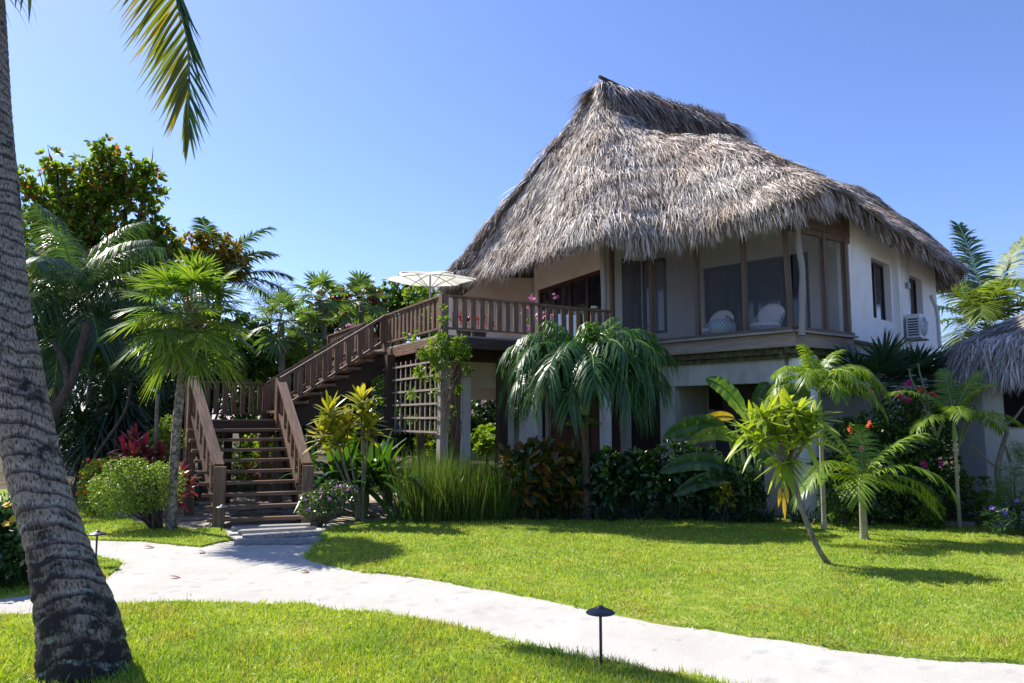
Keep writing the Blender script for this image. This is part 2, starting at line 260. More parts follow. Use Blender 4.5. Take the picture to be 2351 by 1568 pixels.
    m3 = N(nt, 'ShaderNodeMix', data_type='RGBA'); nt.links.new(rd.outputs[0], m3.inputs[0]); nt.links.new(m2.outputs[2], m3.inputs[6]); m3.inputs[7].default_value = (.028, .024, .021, 1)
    nl = N(nt, 'ShaderNodeTexNoise'); nl.inputs['Scale'].default_value = 9; nl.inputs['Detail'].default_value = 9; nl.inputs['Roughness'].default_value = .8; nt.links.new(tc.outputs['Object'], nl.inputs[0])
    lb = N(nt, 'ShaderNodeMath', operation='MULTIPLY'); nt.links.new(nl.outputs[0], lb.inputs[0]); bw = N(nt, 'ShaderNodeRGBToBW'); nt.links.new(band.outputs[0], bw.inputs[0]); nt.links.new(bw.outputs[0], lb.inputs[1])
    rl = ramp(nt, [(.47, (0, 0, 0)), (.56, (1, 1, 1))]); nt.links.new(lb.outputs[0], rl.inputs[0])
    hl = N(nt, 'ShaderNodeMapRange'); hl.inputs[1].default_value = 1.5; hl.inputs[2].default_value = .95; hl.inputs[3].default_value = .12; hl.inputs[4].default_value = .6; nt.links.new(sz.outputs[2], hl.inputs[0])
    mk = N(nt, 'ShaderNodeMath', operation='MULTIPLY'); nt.links.new(rl.outputs[0], mk.inputs[0]); nt.links.new(cr.outputs[0], mk.inputs[1])
    ml = N(nt, 'ShaderNodeMath', operation='MULTIPLY'); nt.links.new(mk.outputs[0], ml.inputs[0]); nt.links.new(hl.outputs[0], ml.inputs[1])
    m4 = N(nt, 'ShaderNodeMix', data_type='RGBA'); nt.links.new(ml.outputs[0], m4.inputs[0]); nt.links.new(m3.outputs[2], m4.inputs[6]); m4.inputs[7].default_value = (.36, .40, .33, 1)
    nt.links.new(m4.outputs[2], b.inputs['Base Color']); b.inputs['Roughness'].default_value = .85; b.inputs['Specular IOR Level'].default_value = .25
    bp = N(nt, 'ShaderNodeBump'); bp.inputs['Strength'].default_value = .8; bp.inputs['Distance'].default_value = .016
    m5 = N(nt, 'ShaderNodeMix', data_type='RGBA', blend_type='MULTIPLY'); m5.inputs[0].default_value = 1; nt.links.new(nb.outputs[0], m5.inputs[6]); nt.links.new(cr.outputs[0], m5.inputs[7])
    nt.links.new(m5.outputs[2], bp.inputs['Height']); nt.links.new(bp.outputs[0], b.inputs['Normal'])
    return m
M['palm_trunk'] = palm_trunk_mat()

# ------------------------------------------------------------------ mesh helpers
class MB:
    def __init__(s): s.v = []; s.n = 0; s.f = []; s.m = []; s.uv = []; s.sm = []
    def add(s, v, f, mi=0, uv=None, smooth=False):
        v = np.asarray(v, float).reshape(-1, 3); f = np.asarray(f, int)
        s.v.append(v); s.f.append(f + s.n); s.n += len(v)
        s.m.append(np.full(len(f), mi)); s.sm.append(np.full(len(f), smooth))
        s.uv.append(np.zeros((f.size, 2)) if uv is None else np.asarray(uv, float).reshape(-1, 2))
        return s
    def build(s, name, mats, parent=None):
        v = np.concatenate(s.v)
        root = parent
        while root is not None and root.parent is not None: root = root.parent
        if root is not None: v = v - np.array(root.location)
        me = bpy.data.meshes.new(name)
        me.vertices.add(len(v)); me.vertices.foreach_set('co', v.astype(np.float32).ravel())
        sizes = np.concatenate([np.full(len(f), f.shape[1]) for f in s.f]); loops = np.concatenate([f.ravel() for f in s.f])
        me.loops.add(len(loops)); me.loops.foreach_set('vertex_index', loops.astype(np.int32))
        me.polygons.add(len(sizes)); me.polygons.foreach_set('loop_start', (np.cumsum(sizes) - sizes).astype(np.int32))
        me.polygons.foreach_set('material_index', np.concatenate(s.m).astype(np.int32))
        me.polygons.foreach_set('use_smooth', np.concatenate(s.sm).astype(bool))
        uv = np.concatenate(s.uv)
        if np.abs(uv).max() > 0:
            l = me.uv_layers.new(name='UVMap'); l.data.foreach_set('uv', uv.astype(np.float32).ravel())
        me.update(calc_edges=True)
        for m in (mats if isinstance(mats, (list, tuple)) else [mats]): me.materials.append(M[m])
        o = bpy.data.objects.new(name, me); SCN.collection.objects.link(o)
        if parent is not None: o.parent = parent
        return o
def tag(o, label, cat, group=None, kind=None):
    if label: o['label'] = label
    if cat: o['category'] = cat
    if group: o['group'] = group
    if kind: o['kind'] = kind
    return o
def thing(name, label, cat, loc, group=None):
    o = bpy.data.objects.new(name, None); SCN.collection.objects.link(o); o.location = Vector(loc); o.empty_display_size = .2
    return tag(o, label, cat, group)
def copy_tree(o, parent=None):
    c = o.copy(); SCN.collection.objects.link(c); c.parent = parent
    for ch in list(o.children): copy_tree(ch, c)
    return c
BOXF = np.array([[0, 1, 3, 2], [4, 6, 7, 5], [0, 4, 5, 1], [2, 3, 7, 6], [0, 2, 6, 4], [1, 5, 7, 3]])
def beam(mb, p0, p1, w, h, side=None, mi=0, up=None):     # board from p0 to p1, w across 'side', h across the third axis
    p0 = np.asarray(p0, float); p1 = np.asarray(p1, float); T = nrm(p1 - p0)
    if side is None: side = np.cross(T, Z) if abs(T[2]) < .95 else U
    S = np.asarray(side, float); S = nrm(S - T * S.dot(T)); H = np.cross(S, T); L = np.linalg.norm(p1 - p0)
    vs = []
    for a in (0, 1):
        for b in (-1, 1):
            for c in (-1, 1): vs.append((p0 if a == 0 else p1) + S * b * w / 2 + H * c * h / 2)
    q = np.array([(b * w / 2 + c * h * .5, a * L) for a in (0, 1) for b in (-1, 1) for c in (-1, 1)]) + rng.uniform(0, 9, 2)
    return mb.add(vs, BOXF, mi, uv=q[BOXF.ravel()])
def tube(mb, pts, rad, ns=8, mi=0, uvs=None, cap=True):
    pts = np.asarray(pts, float); n = len(pts); rad = np.broadcast_to(np.asarray(rad, float), (n,))
    T = nrm(np.gradient(pts, axis=0)); ref = np.array([0, 0, 1.]) if abs(T[0][2]) < .9 else np.array([1., 0, 0])
    A = nrm(np.cross(T, ref)); B = np.cross(T, A)
    th = np.arange(ns) / ns * 2 * math.pi
    ring = pts[:, None] + rad[:, None, None] * (np.cos(th)[None, :, None] * A[:, None] + np.sin(th)[None, :, None] * B[:, None])
    i = np.arange(n - 1)[:, None] * ns; j = np.arange(ns)[None]; k = (j + 1) % ns
    f = np.stack([i + j, i + k, i + ns + k, i + ns + j], -1).reshape(-1, 4)
    mb.add(ring.reshape(-1, 3), f, mi, smooth=True)
    if cap:
        for e, r_ in ((0, 1), (n - 1, -1)):
            mb.add(ring[e], np.array([np.arange(ns)[::r_]]), mi)
    return mb
def lathe(mb, c, prof, ns=20, mi=0, smooth=True):         # prof: (radius, z) pairs around vertical axis at c
    th = np.arange(ns) / ns * 2 * math.pi; pr = np.array(prof, float)
    v = np.stack([pr[:, 0:1] * np.cos(th), pr[:, 0:1] * np.sin(th), np.repeat(pr[:, 1:2], ns, 1)], -1) + np.asarray(c)
    n = len(pr); i = np.arange(n - 1)[:, None] * ns; j = np.arange(ns)[None]; k = (j + 1) % ns
    return mb.add(v.reshape(-1, 3), np.stack([i + j, i + k, i + ns + k, i + ns + j], -1).reshape(-1, 4), mi, smooth=smooth)
def strips(mb, P, D, S, L, Wd, droop=0., prof=(.5, 1, .06), mi=0, fold=0., smooth=False):
    P = np.asarray(P, float).reshape(-1, 3); n = len(P); D = nrm(np.broadcast_to(D, (n, 3))); S = np.broadcast_to(S, (n, 3))
    S = nrm(S - D * (S * D).sum(1, keepdims=True)); L = np.broadcast_to(L, (n,)); Wd = np.broadcast_to(Wd, (n,)); droop = np.broadcast_to(droop, (n,))
    k = len(prof); t = np.linspace(0, 1, k); prof = np.asarray(prof, float)
    c = P[:, None] + D[:, None] * (L[:, None] * t)[..., None]
    c = c + (np.array([0, 0, -1.]) * ((droop * L)[:, None] * t ** 2)[..., None])
    w = S[:, None] * (Wd[:, None] * prof / 2)[..., None]
    if fold:
        Nn = np.cross(D, S)[:, None] * (Wd[:, None] * prof * fold / 2)[..., None]
        v = np.stack([c - w + Nn, c, c + w + Nn], 2)
        b = (np.arange(n) * k * 3)[:, None] + (np.arange(k - 1) * 3)[None]
        f = np.stack([np.stack([b, b + 1, b + 4, b + 3], -1), np.stack([b + 1, b + 2, b + 5, b + 4], -1)], 2).reshape(-1, 4)
    else:
        v = np.stack([c - w, c + w], 2)
        b = (np.arange(n) * k * 2)[:, None] + (np.arange(k - 1) * 2)[None]
        f = np.stack([b, b + 1, b + 3, b + 2], -1).reshape(-1, 4)
    return mb.add(v.reshape(-1, 3), f, mi, smooth=smooth)
def rdir(n): return nrm(rng.normal(size=(n, 3)))
def resample(pts, n):
    pts = np.asarray(pts, float); d = np.r_[0, np.cumsum(np.linalg.norm(np.diff(pts, axis=0), axis=1))]
    # smooth through a Catmull-Rom spline first
    P_ = np.vstack([2 * pts[0] - pts[1], pts, 2 * pts[-1] - pts[-2]]); out = []
    for i in range(len(pts) - 1):
        for t in np.linspace(0, 1, 12, endpoint=False):
            p0, p1, p2, p3 = P_[i:i + 4]
            out.append(.5 * (2 * p1 + (p2 - p0) * t + (2 * p0 - 5 * p1 + 4 * p2 - p3) * t * t + (3 * p1 - p0 - 3 * p2 + p3) * t ** 3))
    out.append(pts[-1]); out = np.array(out); d = np.r_[0, np.cumsum(np.linalg.norm(np.diff(out, axis=0), axis=1))]
    s = np.linspace(0, d[-1], n); return np.stack([np.interp(s, d, out[:, i]) for i in range(3)], 1)
def arc(c, az, e0, e1, L, n=9, wob=0.):                   # an arching stem leaving c at azimuth az, elevation e0 bending to e1
    t = np.linspace(0, 1, n); e = np.radians(e0 + (e1 - e0) * t ** 1.15); a = np.radians(az + wob * t)
    d = np.stack([np.cos(e) * np.cos(a), np.cos(e) * np.sin(a), np.sin(e)], 1) * (L / (n - 1))
    return np.vstack([c, c + np.cumsum(d[:-1], axis=0)])
def frond(mb, pts, n, Lf, wf, hang=.3, vee=.3, start=.12, mi=0, ms=1, rad=.014, fwd=.45, left=1., right=1., prof=(.55, 1, .75, .05), shape=None, jit=.09):
    q = resample(pts, n); T = nrm(np.gradient(q, axis=0)); S = np.cross(T, Z)
    bad = np.linalg.norm(S, axis=1) < .15
    S = nrm(S)
    if bad.any() and not bad.all():
        good = np.where(~bad)[0]
        for i in np.where(bad)[0]: S[i] = S[good[np.argmin(abs(good - i))]]
    for i in range(1, n):
        if S[i].dot(S[i - 1]) < 0: S[i] = -S[i]
    Nn = np.cross(S, T); t = np.linspace(0, 1, n); m = t >= start; tt = (t[m] - start) / (1 - start)
    ln = (np.interp(tt, [0, .15, .5, .85, 1], [.55, .9, 1, .7, .45]) if shape is None else np.interp(tt, *shape))
    for sgn, k in ((1, left), (-1, right)):
        if not k: continue
        cnt = m.sum(); f = fwd + (1.6 - fwd) * tt ** 3 * .9
        D = S[m] * sgn + T[m] * f[:, None] + Nn[m] * vee + rng.normal(scale=jit, size=(cnt, 3))
        D = nrm(D); ww = np.cross(D, Nn[m] + S[m] * sgn * .25)
        strips(mb, q[m] + S[m] * sgn * rad * .6, D, ww, Lf * ln * k * rng.uniform(.85, 1.1, cnt), wf * rng.uniform(.8, 1.15, cnt), hang * rng.uniform(.7, 1.3, cnt), prof, mi)
    tube(mb, q, np.linspace(rad, rad * .25, n), 5, ms)
    return mb
def fan_leaf(mb, c, d, Lp, Rr, nseg=26, spread=150, mi=0, ms=1, tipdroop=.25, rad=.008, wscale=1., sag=15.):
    d = nrm(d); e = arc_pts = np.array([c + d * Lp * t - Z * .12 * Lp * t * t for t in np.linspace(0, 1, 5)])
    tube(mb, e, np.linspace(rad, rad * .7, 5), 4, ms); h = e[-1]; dd = nrm(e[-1] - e[-2] - Z * math.tan(R(sag)) * .25 * Lp)
    S = np.cross(dd, Z); S = nrm(S) if np.linalg.norm(S) > .1 else nrm(np.cross(dd, U)); Nn = np.cross(S, dd)
    a = np.radians(np.linspace(-spread, spread, nseg)); D = np.cos(a)[:, None] * dd + np.sin(a)[:, None] * S + Nn * .12 + rng.normal(scale=.03, size=(nseg, 3))
    L = Rr * (.72 + .28 * np.cos(a * .55)) * rng.uniform(.9, 1.07, nseg)
    w = 2 * math.pi * spread / 180 / nseg * Rr * .52 * wscale
    strips(mb, np.repeat(h[None], nseg, 0), D, np.cross(D, Nn), L, w, tipdroop * rng.uniform(.5, 1.5, nseg), (.1, .55, 1, .62, .03), mi, fold=.35)
    return mb
def blob_leaves(mb, blobs, n, Ll, lw, mi=0, up=.5, shell=.55, droop=.15, prof=(.25, 1, .85, .08), fold=0., clump=0, flat=1.):
    """n leaves spread through ellipsoid blobs (x,y,z,rx,ry,rz), gathered in small clumps so gaps stay open."""
    b = np.array([q if len(q) == 6 else (*q[:3], q[3], q[3], q[3] * flat) for q in blobs], float); wgt = (b[:, 3] * b[:, 4] * b[:, 5]) ** .7; wgt /= wgt.sum()
    if clump:
        nc = max(1, n // clump); i = rng.choice(len(b), nc, p=wgt); d = rdir(nc); r = rng.uniform(shell, 1, nc) ** .8 * rng.uniform(.85, 1.12, nc)
        cc = b[i, :3] + d * r[:, None] * b[i, 3:]; P = np.repeat(cc, clump, 0); od = np.repeat(d, clump, 0)
        D = nrm(od * .6 + rdir(len(P)) * 1.0 + Z * .15); P = P + D * Ll * .15
    else:
        i = rng.choice(len(b), n, p=wgt); d = rdir(n); r = rng.uniform(shell, 1, n) ** .7 * rng.uniform(.9, 1.1, n)
        P = b[i, :3] + d * r[:, None] * b[i, 3:]; D = nrm(d * .7 + rdir(n) * .9)
    k = len(P); Nn = nrm(rdir(k) * .8 + Z * up); S = np.cross(D, Nn)
    strips(mb, P, D, S, Ll * rng.uniform(.65, 1.2, k), lw * rng.uniform(.75, 1.2, k), droop, prof, mi, fold=fold)
    return mb
def flowers(mb, pts, r, mi=0, petals=5):
    for p in pts:
        ax = nrm(rdir(1)[0] * .6 + Z * .5 + np.array([0, -.6, 0])); A = nrm(np.cross(ax, U + .3)); B = np.cross(ax, A)
        a = np.arange(petals) / petals * 2 * math.pi; D = np.cos(a)[:, None] * A + np.sin(a)[:, None] * B + ax * .25
        strips(mb, np.repeat(np.asarray(p)[None], petals, 0), D, np.cross(D, ax), r, r * .95, .1, (.35, 1, .5), mi)
    return mb
def each_flower(pts, r, mt, par, nm='flower'):
    for p in pts: m = MB(); flowers(m, [p], r); m.build(nm, mt, par)
def px_r(p, D): return p * D / F
def limbs(mb, base, tops, r0, mi=0, fork=.35):
    base = np.asarray(base, float); c = np.mean(tops, axis=0); k = base + (c - base) * fork
    tube(mb, resample([base, base + (k - base) * .5 + rdir(1)[0] * r0 * .5, k], 8), np.linspace(r0, r0 * .7, 8), 8, mi)
    for t in tops:
        mid = (k + np.asarray(t)) / 2 + rdir(1)[0] * np.linalg.norm(t - k) * .1
        tube(mb, resample([k, mid, t], 7), np.linspace(r0 * .6, r0 * .12, 7), 6, mi)
    return mb
# ------------------------------------------------------------------ ground, path, lawns
g = MB(); g.add([(-300, -40, 0), (300, -40, 0), (300, 500, 0), (-300, 500, 0)], [[0, 1, 2, 3]])
tag(g.build('ground', 'soil'), None, None, kind='structure')
def vnoise(x, y, s, seed):
    r = np.random.default_rng(seed); T = r.random((64, 64)); x = x / s; y = y / s; i = np.floor(x).astype(int); j = np.floor(y).astype(int)
    fx = x - i; fy = y - j; fx = fx * fx * (3 - 2 * fx); fy = fy * fy * (3 - 2 * fy); g_ = lambda a, b: T[a % 64, b % 64]
    return (g_(i, j) * (1 - fx) + g_(i + 1, j) * fx) * (1 - fy) + (g_(i, j + 1) * (1 - fx) + g_(i + 1, j + 1) * fx) * fy
xs = np.arange(-9.5, 9, .035); ys = np.arange(3.2, 12.3, .035); XX, YY = np.meshgrid(xs, ys)
hh = .014 + .008 * vnoise(XX, YY, .9, 1) + .003 * vnoise(XX, YY, .28, 2) + .004 * vnoise(XX, YY, .09, 3)
for k in range(900):                                      # foot dents and scuffs in the sand
    cx, cy = rng.uniform(-7, 7), rng.uniform(4, 11.5); an = rng.uniform(-.9, .2); lx, ly = (.10, .035) if k % 2 else (.045, .02)
    ix = slice(*np.searchsorted(xs, [cx - .35, cx + .35])); iy = slice(*np.searchsorted(ys, [cy - .35, cy + .35]))
    dx = XX[iy, ix] - cx; dy = YY[iy, ix] - cy; p = dx * math.cos(an) + dy * math.sin(an); q = -dx * math.sin(an) + dy * math.cos(an)
    e = (p / lx) ** 2 + (q / ly) ** 2; hh[iy, ix] += -.019 * np.exp(-e) + .009 * np.exp(-((e - 1.6) ** 2) * 2)
edge = np.clip((12.3 - YY) / .9, 0, 1); hh = np.maximum(.004, hh * edge)
i = np.arange(len(ys) - 1)[:, None] * len(xs); j = np.arange(len(xs) - 1)[None]
s = MB(); s.add(np.stack([XX, YY, hh], -1).reshape(-1, 3), np.stack([i + j, i + j + 1, i + j + len(xs) + 1, i + j + len(xs)], -1).reshape(-1, 4), smooth=True)
tag(s.build('sand_path', 'sand'), None, None, kind='structure')
ZL = .045
m = MB(); bp_ = np.array([[-7.2, 11.6], [8, 11.0], [8, 12.4], [2.6, 13.2], [1.8, 18], [-3.2, 19.5], [-5.5, 17], [-7.2, 14]]); m.add(np.c_[bp_, np.full(8, .0035)], [np.arange(8)]); tag(m.build('garden_bed', 'bed_sand'), None, None, kind='structure')
def poly_px(pts, wig=.05):
    p = np.array([gr(x, y)[:2] for x, y in pts]); out = []
    for a, b in zip(p, np.roll(p, -1, 0)):
        n = max(1, int(np.linalg.norm(b - a) / .12))
        for t in np.arange(n) / n: out.append(a + (b - a) * t)
    out = np.array(out); out += np.stack([vnoise(out[:, 0], out[:, 1], .35, 11) - .5, vnoise(out[:, 0], out[:, 1], .3, 12) - .5], 1) * 2.2 * wig
    return out
def inside(P, poly):
    c = np.zeros(len(P), bool); a = poly; b = np.roll(poly, -1, 0)
    for (x0, y0), (x1, y1) in zip(a, b):
        k = (y0 > P[:, 1]) != (y1 > P[:, 1])
        if y1 != y0: c ^= k & (P[:, 0] < (x1 - x0) * (P[:, 1] - y0) / (y1 - y0) + x0)
    return c
def lawn(name, pts, dens, gname):
    p = poly_px(pts); n = len(p); m = MB()
    m.add(np.c_[p, np.full(n, ZL)], np.array([np.arange(n)]))
    k = np.arange(n); out = nrm(p - p.mean(0))
    m.add(np.r_[np.c_[p, np.full(n, ZL)], np.c_[p + out * .05, np.full(n, -.02)]], np.stack([k, n + k, n + (k + 1) % n, (k + 1) % n], 1))
    tag(m.build(name, 'lawn'), None, None, kind='structure')
    lo, hi = p.min(0), p.max(0); lo = np.maximum(lo, [-9.5, 4.1]); hi = np.minimum(hi, [11, 16])
    area = np.prod(hi - lo); q = rng.uniform(lo, hi, (int(area * dens), 2)); D = q[:, 1]
    keep = rng.random(len(q)) < np.clip((5. / D) ** 1.1, .3, 1); keep &= abs(q[:, 0]) < D * .86 + .8; q = q[keep]; q = q[inside(q, p)]
    # a fringe hanging over the cut edge
    e = np.repeat(p, 9, 0) + rng.normal(scale=.03, size=(len(p) * 9, 2)) * rng.choice([.7, 1.5], (len(p) * 9, 1)); e = e[(e[:, 1] > 4.2) & (e[:, 1] < 13) & (abs(e[:, 0]) < 9)]
    q = np.r_[q, e]; D = q[:, 1]; n = len(q); sc_ = np.clip((D / 5.) ** .55, 1, 1.7)
    d = np.c_[rng.normal(scale=.55, size=(n, 2)), np.full(n, 1.)]; patch = .7 + .6 * vnoise(q[:, 0], q[:, 1], .5, 5)
    b = MB(); strips(b, np.c_[q, np.full(n, ZL - .012)], d, rdir(n) * [1, 1, .2], rng.uniform(.03, .068, n) * patch * np.interp(D, [5, 7], [1.35, 1]), rng.uniform(.0048, .008, n) * sc_, rng.uniform(0, .5, n), (1, .8, .1))
    k = rng.random(n) < .006; k &= D < 7                  # a few taller seed stalks
    if k.any(): strips(b, np.c_[q[k], np.full(k.sum(), ZL)], np.c_[rng.normal(scale=.2, size=(k.sum(), 2)), np.ones(k.sum())], rdir(k.sum()) * [1, 1, .1], rng.uniform(.08, .14, k.sum()), .004, .2, (1, .8, .3))
    if 'palm' in gname and 'fore' in gname:
        n2 = 420; a2 = rng.uniform(0, 6.28, n2); r2_ = rng.uniform(.27, .50, n2); c2_ = gr(197, 1540); strips(b, np.c_[c2_[0] + np.cos(a2) * r2_, c2_[1] + np.sin(a2) * r2_, np.full(n2, ZL - .01)], np.c_[rng.normal(scale=.5, size=(n2, 2)), np.ones(n2)], rdir(n2) * [1, 1, .2], rng.uniform(.07, .20, n2), .009, rng.uniform(.1, .6, n2), (1, .9, .6, .1))
    tag(b.build('grass', 'lawn_blade'), 'short bright green grass blades of the ' + gname, 'grass', kind='stuff')
lawn('lawn', [(760, 1213), (700, 1280), (720, 1297), (800, 1313), (1000, 1337), (1200, 1372), (1400, 1416), (1600, 1450), (1900, 1495), (2200, 1525), (2400, 1535), (3100, 1560), (3000, 1260), (2560, 1228), (2351, 1222), (2200, 1216), (2000, 1208), (1800, 1199), (1600, 1192), (1400, 1187), (1180, 1190), (1000, 1197), (870, 1201)], 6800, 'main lawn before the house')
lawn('lawn', [(-600, 1440), (90, 1420), (250, 1400), (400, 1391), (560, 1393), (700, 1399), (900, 1424), (1050, 1454), (1200, 1489), (1400, 1534), (1620, 1572), (1900, 1640), (1500, 1760), (300, 1800), (-800, 1700)], 8200, 'foreground lawn round the leaning palm')
lawn('lawn', [(-200, 1135), (190, 1120), (215, 1180), (330, 1208), (440, 1222), (500, 1214), (530, 1243), (465, 1260), (330, 1248), (190, 1243), (60, 1233), (-200, 1225)], 7500, 'left lawn below the clipped bush')
lawn('lawn', [(150, 1275), (225, 1285), (278, 1300), (230, 1335), (90, 1368), (0, 1380), (-250, 1400), (-300, 1275)], 7500, 'small patch with a path lamp behind the palm trunk')

# ------------------------------------------------------------------ house
HF = 3.2                                                   # upper floor level
house = thing('house', 'two storey white house with a tall thatched roof and screened porch', 'house', W(11, 12, 0))
RW_ = np.array([9.55, 13.05, 9.2]); RE_ = np.array([13.75, 13.45, 9.2])
RIBS = np.array([(7.25, 16.9, 4.98, 0, 0, .0), (7.62, 16.0, 5.04, 0, 0, .0), (7.95, 14.1, 5.08, 0, 0, .0), (7.92, 12.3, 5.12, 0, 0, .03), (8.2, 11.2, 5.18, 0.02, 0, .08),
    (9.0, 10.3, 5.18, .05, -.05, .2), (9.45, 9.0, 5.2, .15, -.45, .22), (9.55, 7.9, 5.26, .35, -1.0, .18), (10.45, 7.75, 5.44, .55, -1.75, -.05), (12.5, 8.35, 5.28, .92, -2.5, -.12), (14.6, 8.8, 5.14, 1, -2.4, .12),
    (17.6, 9.9, 5.02, 1, -1.8, .5), (18.6, 12.5, 4.9, 1, -1.0, .5), (18.2, 16, 4.9, 1, -.6, .3), (15.5, 18.3, 4.9, .9, -.3, .1), (12, 18.8, 4.9, .5, 0, 0), (9.2, 18.6, 4.9, .1, 0, 0)])
def crom_v(A, t):
    n = len(A); i = np.floor(t).astype(int); f = (t - i)[:, None]; p0, p1, p2, p3 = (A[(i + k) % n] for k in (-1, 0, 1, 2))
    return .5 * ((2 * p1) + (-p0 + p2) * f + (2 * p0 - 5 * p1 + 4 * p2 - p3) * f * f + (-p0 + 3 * p1 - 3 * p2 + p3) * f ** 3)
def roof_surf(t, s):
    r = crom_v(RIBS, t); E = r[:, :3]; k = np.clip(r[:, 3], 0, 1)[:, None]; q = (RW_ * (1 - k) + RE_ * k) * (1 - s[:, None]) + E * s[:, None]
    d1, d2 = r[:, 4], r[:, 5]; kn = np.array([0, .08, .2, .4, .6, .8, 1]); vals = np.stack([d1 * 0, d1 * .6, d1, d1 * .4 + d2 * .6, d2, d2 * .7, d1 * 0], 1)
    j = np.clip(np.searchsorted(kn, s, side='right') - 1, 0, 5); f = (s - kn[j]) / (kn[j + 1] - kn[j]); a = np.arange(len(s))
    z = q[:, 2] + vals[a, j] * (1 - f) + vals[a, j + 1] * f
    return q[:, :1] * U + q[:, 1:2] * V + z[:, None] * Z
def thatch(mb, surf, T0, T1, nstr, Ls, Ws, wrap=True, nt=240, ns=50, vis=True, s0=0., eave_n=4000, eave_L=(.35, .55), mi=0, mi_shell=1, eave_t=None, drop=.05):
    tg = np.linspace(T0, T1, nt + 1); sg = np.linspace(s0, 1, ns + 1); TT, SS = np.meshgrid(tg, sg, indexing='ij')
    G_ = surf(TT.ravel(), SS.ravel()).reshape(nt + 1, ns + 1, 3)
    i = np.arange(nt)[:, None] * (ns + 1); j = np.arange(ns)[None]
    shell = G_ - np.array([0, 0, drop]); f = np.stack([i + j, i + j + 1, i + ns + 2 + j, i + ns + 1 + j], -1).reshape(-1, 4)
    mb.add(shell.reshape(-1, 3), f, mi_shell, smooth=True)
    dS = np.gradient(G_, axis=1); dT = np.gradient(G_, axis=0); Nn = nrm(np.cross(dT, dS)); Nn = np.where(Nn[..., 2:3] < 0, -Nn, Nn)
    area = np.linalg.norm(np.cross(dT, dS), axis=-1); c = np.array([0, 0, EYE]); wv = area.copy()
    if vis: wv *= np.where((Nn * (c - G_)).sum(-1) > -1.2, 1, .08)
    p = (wv / wv.sum()).ravel(); k = rng.choice(len(p), nstr, p=p); a, b = np.unravel_index(k, wv.shape)
    P = G_[a, b] + dT[a, b] * rng.uniform(-.5, .5, (nstr, 1)) + dS[a, b] * rng.uniform(-.5, .5, (nstr, 1)); ds = nrm(dS[a, b]); dt = nrm(dT[a, b]); nn = Nn[a, b]
    tuft = (vnoise(P[:, 0] * 1.0 + P[:, 2], P[:, 1] + P[:, 2] * .7, .5, 21) - .45)[:, None]
    D = ds + dt * (rng.normal(scale=.36, size=(nstr, 1)) + tuft * .7) + nn * rng.uniform(-.05, .25, (nstr, 1)); L = rng.uniform(*Ls, nstr)
    P = P - ds * L[:, None] * .5 + nn * rng.uniform(-.03, .06, (nstr, 1)) + nn * tuft * .12 + nn * (.04 * ((sg[b] * 11 + 1.6 * vnoise(P[:, 0] + P[:, 1], P[:, 1] - P[:, 0], .9, 23)) % 1.0) - .03)[:, None]
    strips(mb, P, D, dt + nn * rng.normal(scale=.5, size=(nstr, 1)), L, rng.uniform(*Ws, nstr), rng.uniform(.05, .25, nstr), (.9, 1, .55, .08), mi)
    # the ragged fringe at the eaves
    if eave_n:
        tt = rng.uniform(*(eave_t or (T0, T1)), eave_n); ti = (tt - T0) / (T1 - T0) * nt; a = np.clip(ti.astype(int), 0, nt); ss = rng.uniform(.93, 1.0, eave_n); b = np.clip(((ss - s0) / (1 - s0) * ns).astype(int), 0, ns)
        P = surf(tt, ss) + Nn[a, b] * rng.uniform(-.22, .03, (eave_n, 1)); ds = nrm(dS[a, b]); dt = nrm(dT[a, b])
        cl = vnoise(tt * 3, tt * 0 + 3.3, .16, 31); L = rng.uniform(*eave_L, eave_n) * (.55 + .8 * cl)
        D = ds * .55 - Z * rng.uniform(.5, 1.1, (eave_n, 1)) + dt * rng.normal(scale=.22, size=(eave_n, 1))
        strips(mb, P, D, dt + Nn[a, b] * rng.normal(scale=.4, size=(eave_n, 1)), L, rng.uniform(*Ws, eave_n) * 1.2, .15, (1, 1, .6, .08), mi)
rf = MB()
thatch(rf, roof_surf, 0, 17, 190000, (.14, .36), (.009, .020), eave_n=4200, eave_L=(.13, .24), nt=340, ns=56, eave_t=(0, 4.6))
thatch(rf, roof_surf, 4.4, 12.2, 26000, (.18, .40), (.009, .021), eave_n=6500, eave_L=(.24, .46), nt=160, ns=50, eave_t=(4.4, 7.8), s0=.45, drop=.06)
thatch(rf, roof_surf, 7.6, 12.2, 100, (.18, .40), (.009, .021), eave_n=5200, eave_L=(.13, .30), nt=100, ns=50, s0=.8, drop=.06)
# ridge cap, draped both ways, and the ledge where the porch roof starts
n = 7500; k = rng.random(n); q = (RW_[None] * (1 - k[:, None]) + RE_[None] * k[:, None]); P = q[:, :1] * U + q[:, 1:2] * V + (q[:, 2:] + rng.uniform(-.12, .10, (n, 1))) * Z
side = rng.choice([-1, 1], n)[:, None]; D = side * V + U * rng.normal(scale=.5, size=(n, 1)) - Z * rng.uniform(.2, 1.0, (n, 1)); w_ = (k < .12)[:, None]; D = np.where(w_, D - U * .9, D); D = np.where((k > .93)[:, None], D + U * .8, D)
strips(rf, P, D, np.cross(D, Z), rng.uniform(.45, 1.0, n), rng.uniform(.018, .045, n), .35, (.8, 1, .6, .06), 0)
n = 1500; tt = rng.uniform(5.9, 10.5, n); ss = rng.normal(.22, .02, n).clip(.1, .4); P = roof_surf(tt, ss) + Z * .04; P2 = roof_surf(tt, ss + .05); ds = nrm(P2 - P)
strips(rf, P, ds + Z * rng.uniform(.0, .5, (n, 1)) + rdir(n) * .3, np.cross(ds, Z), rng.uniform(.2, .45, n), rng.uniform(.02, .04, n), .25, (.8, 1, .6, .06), 0)
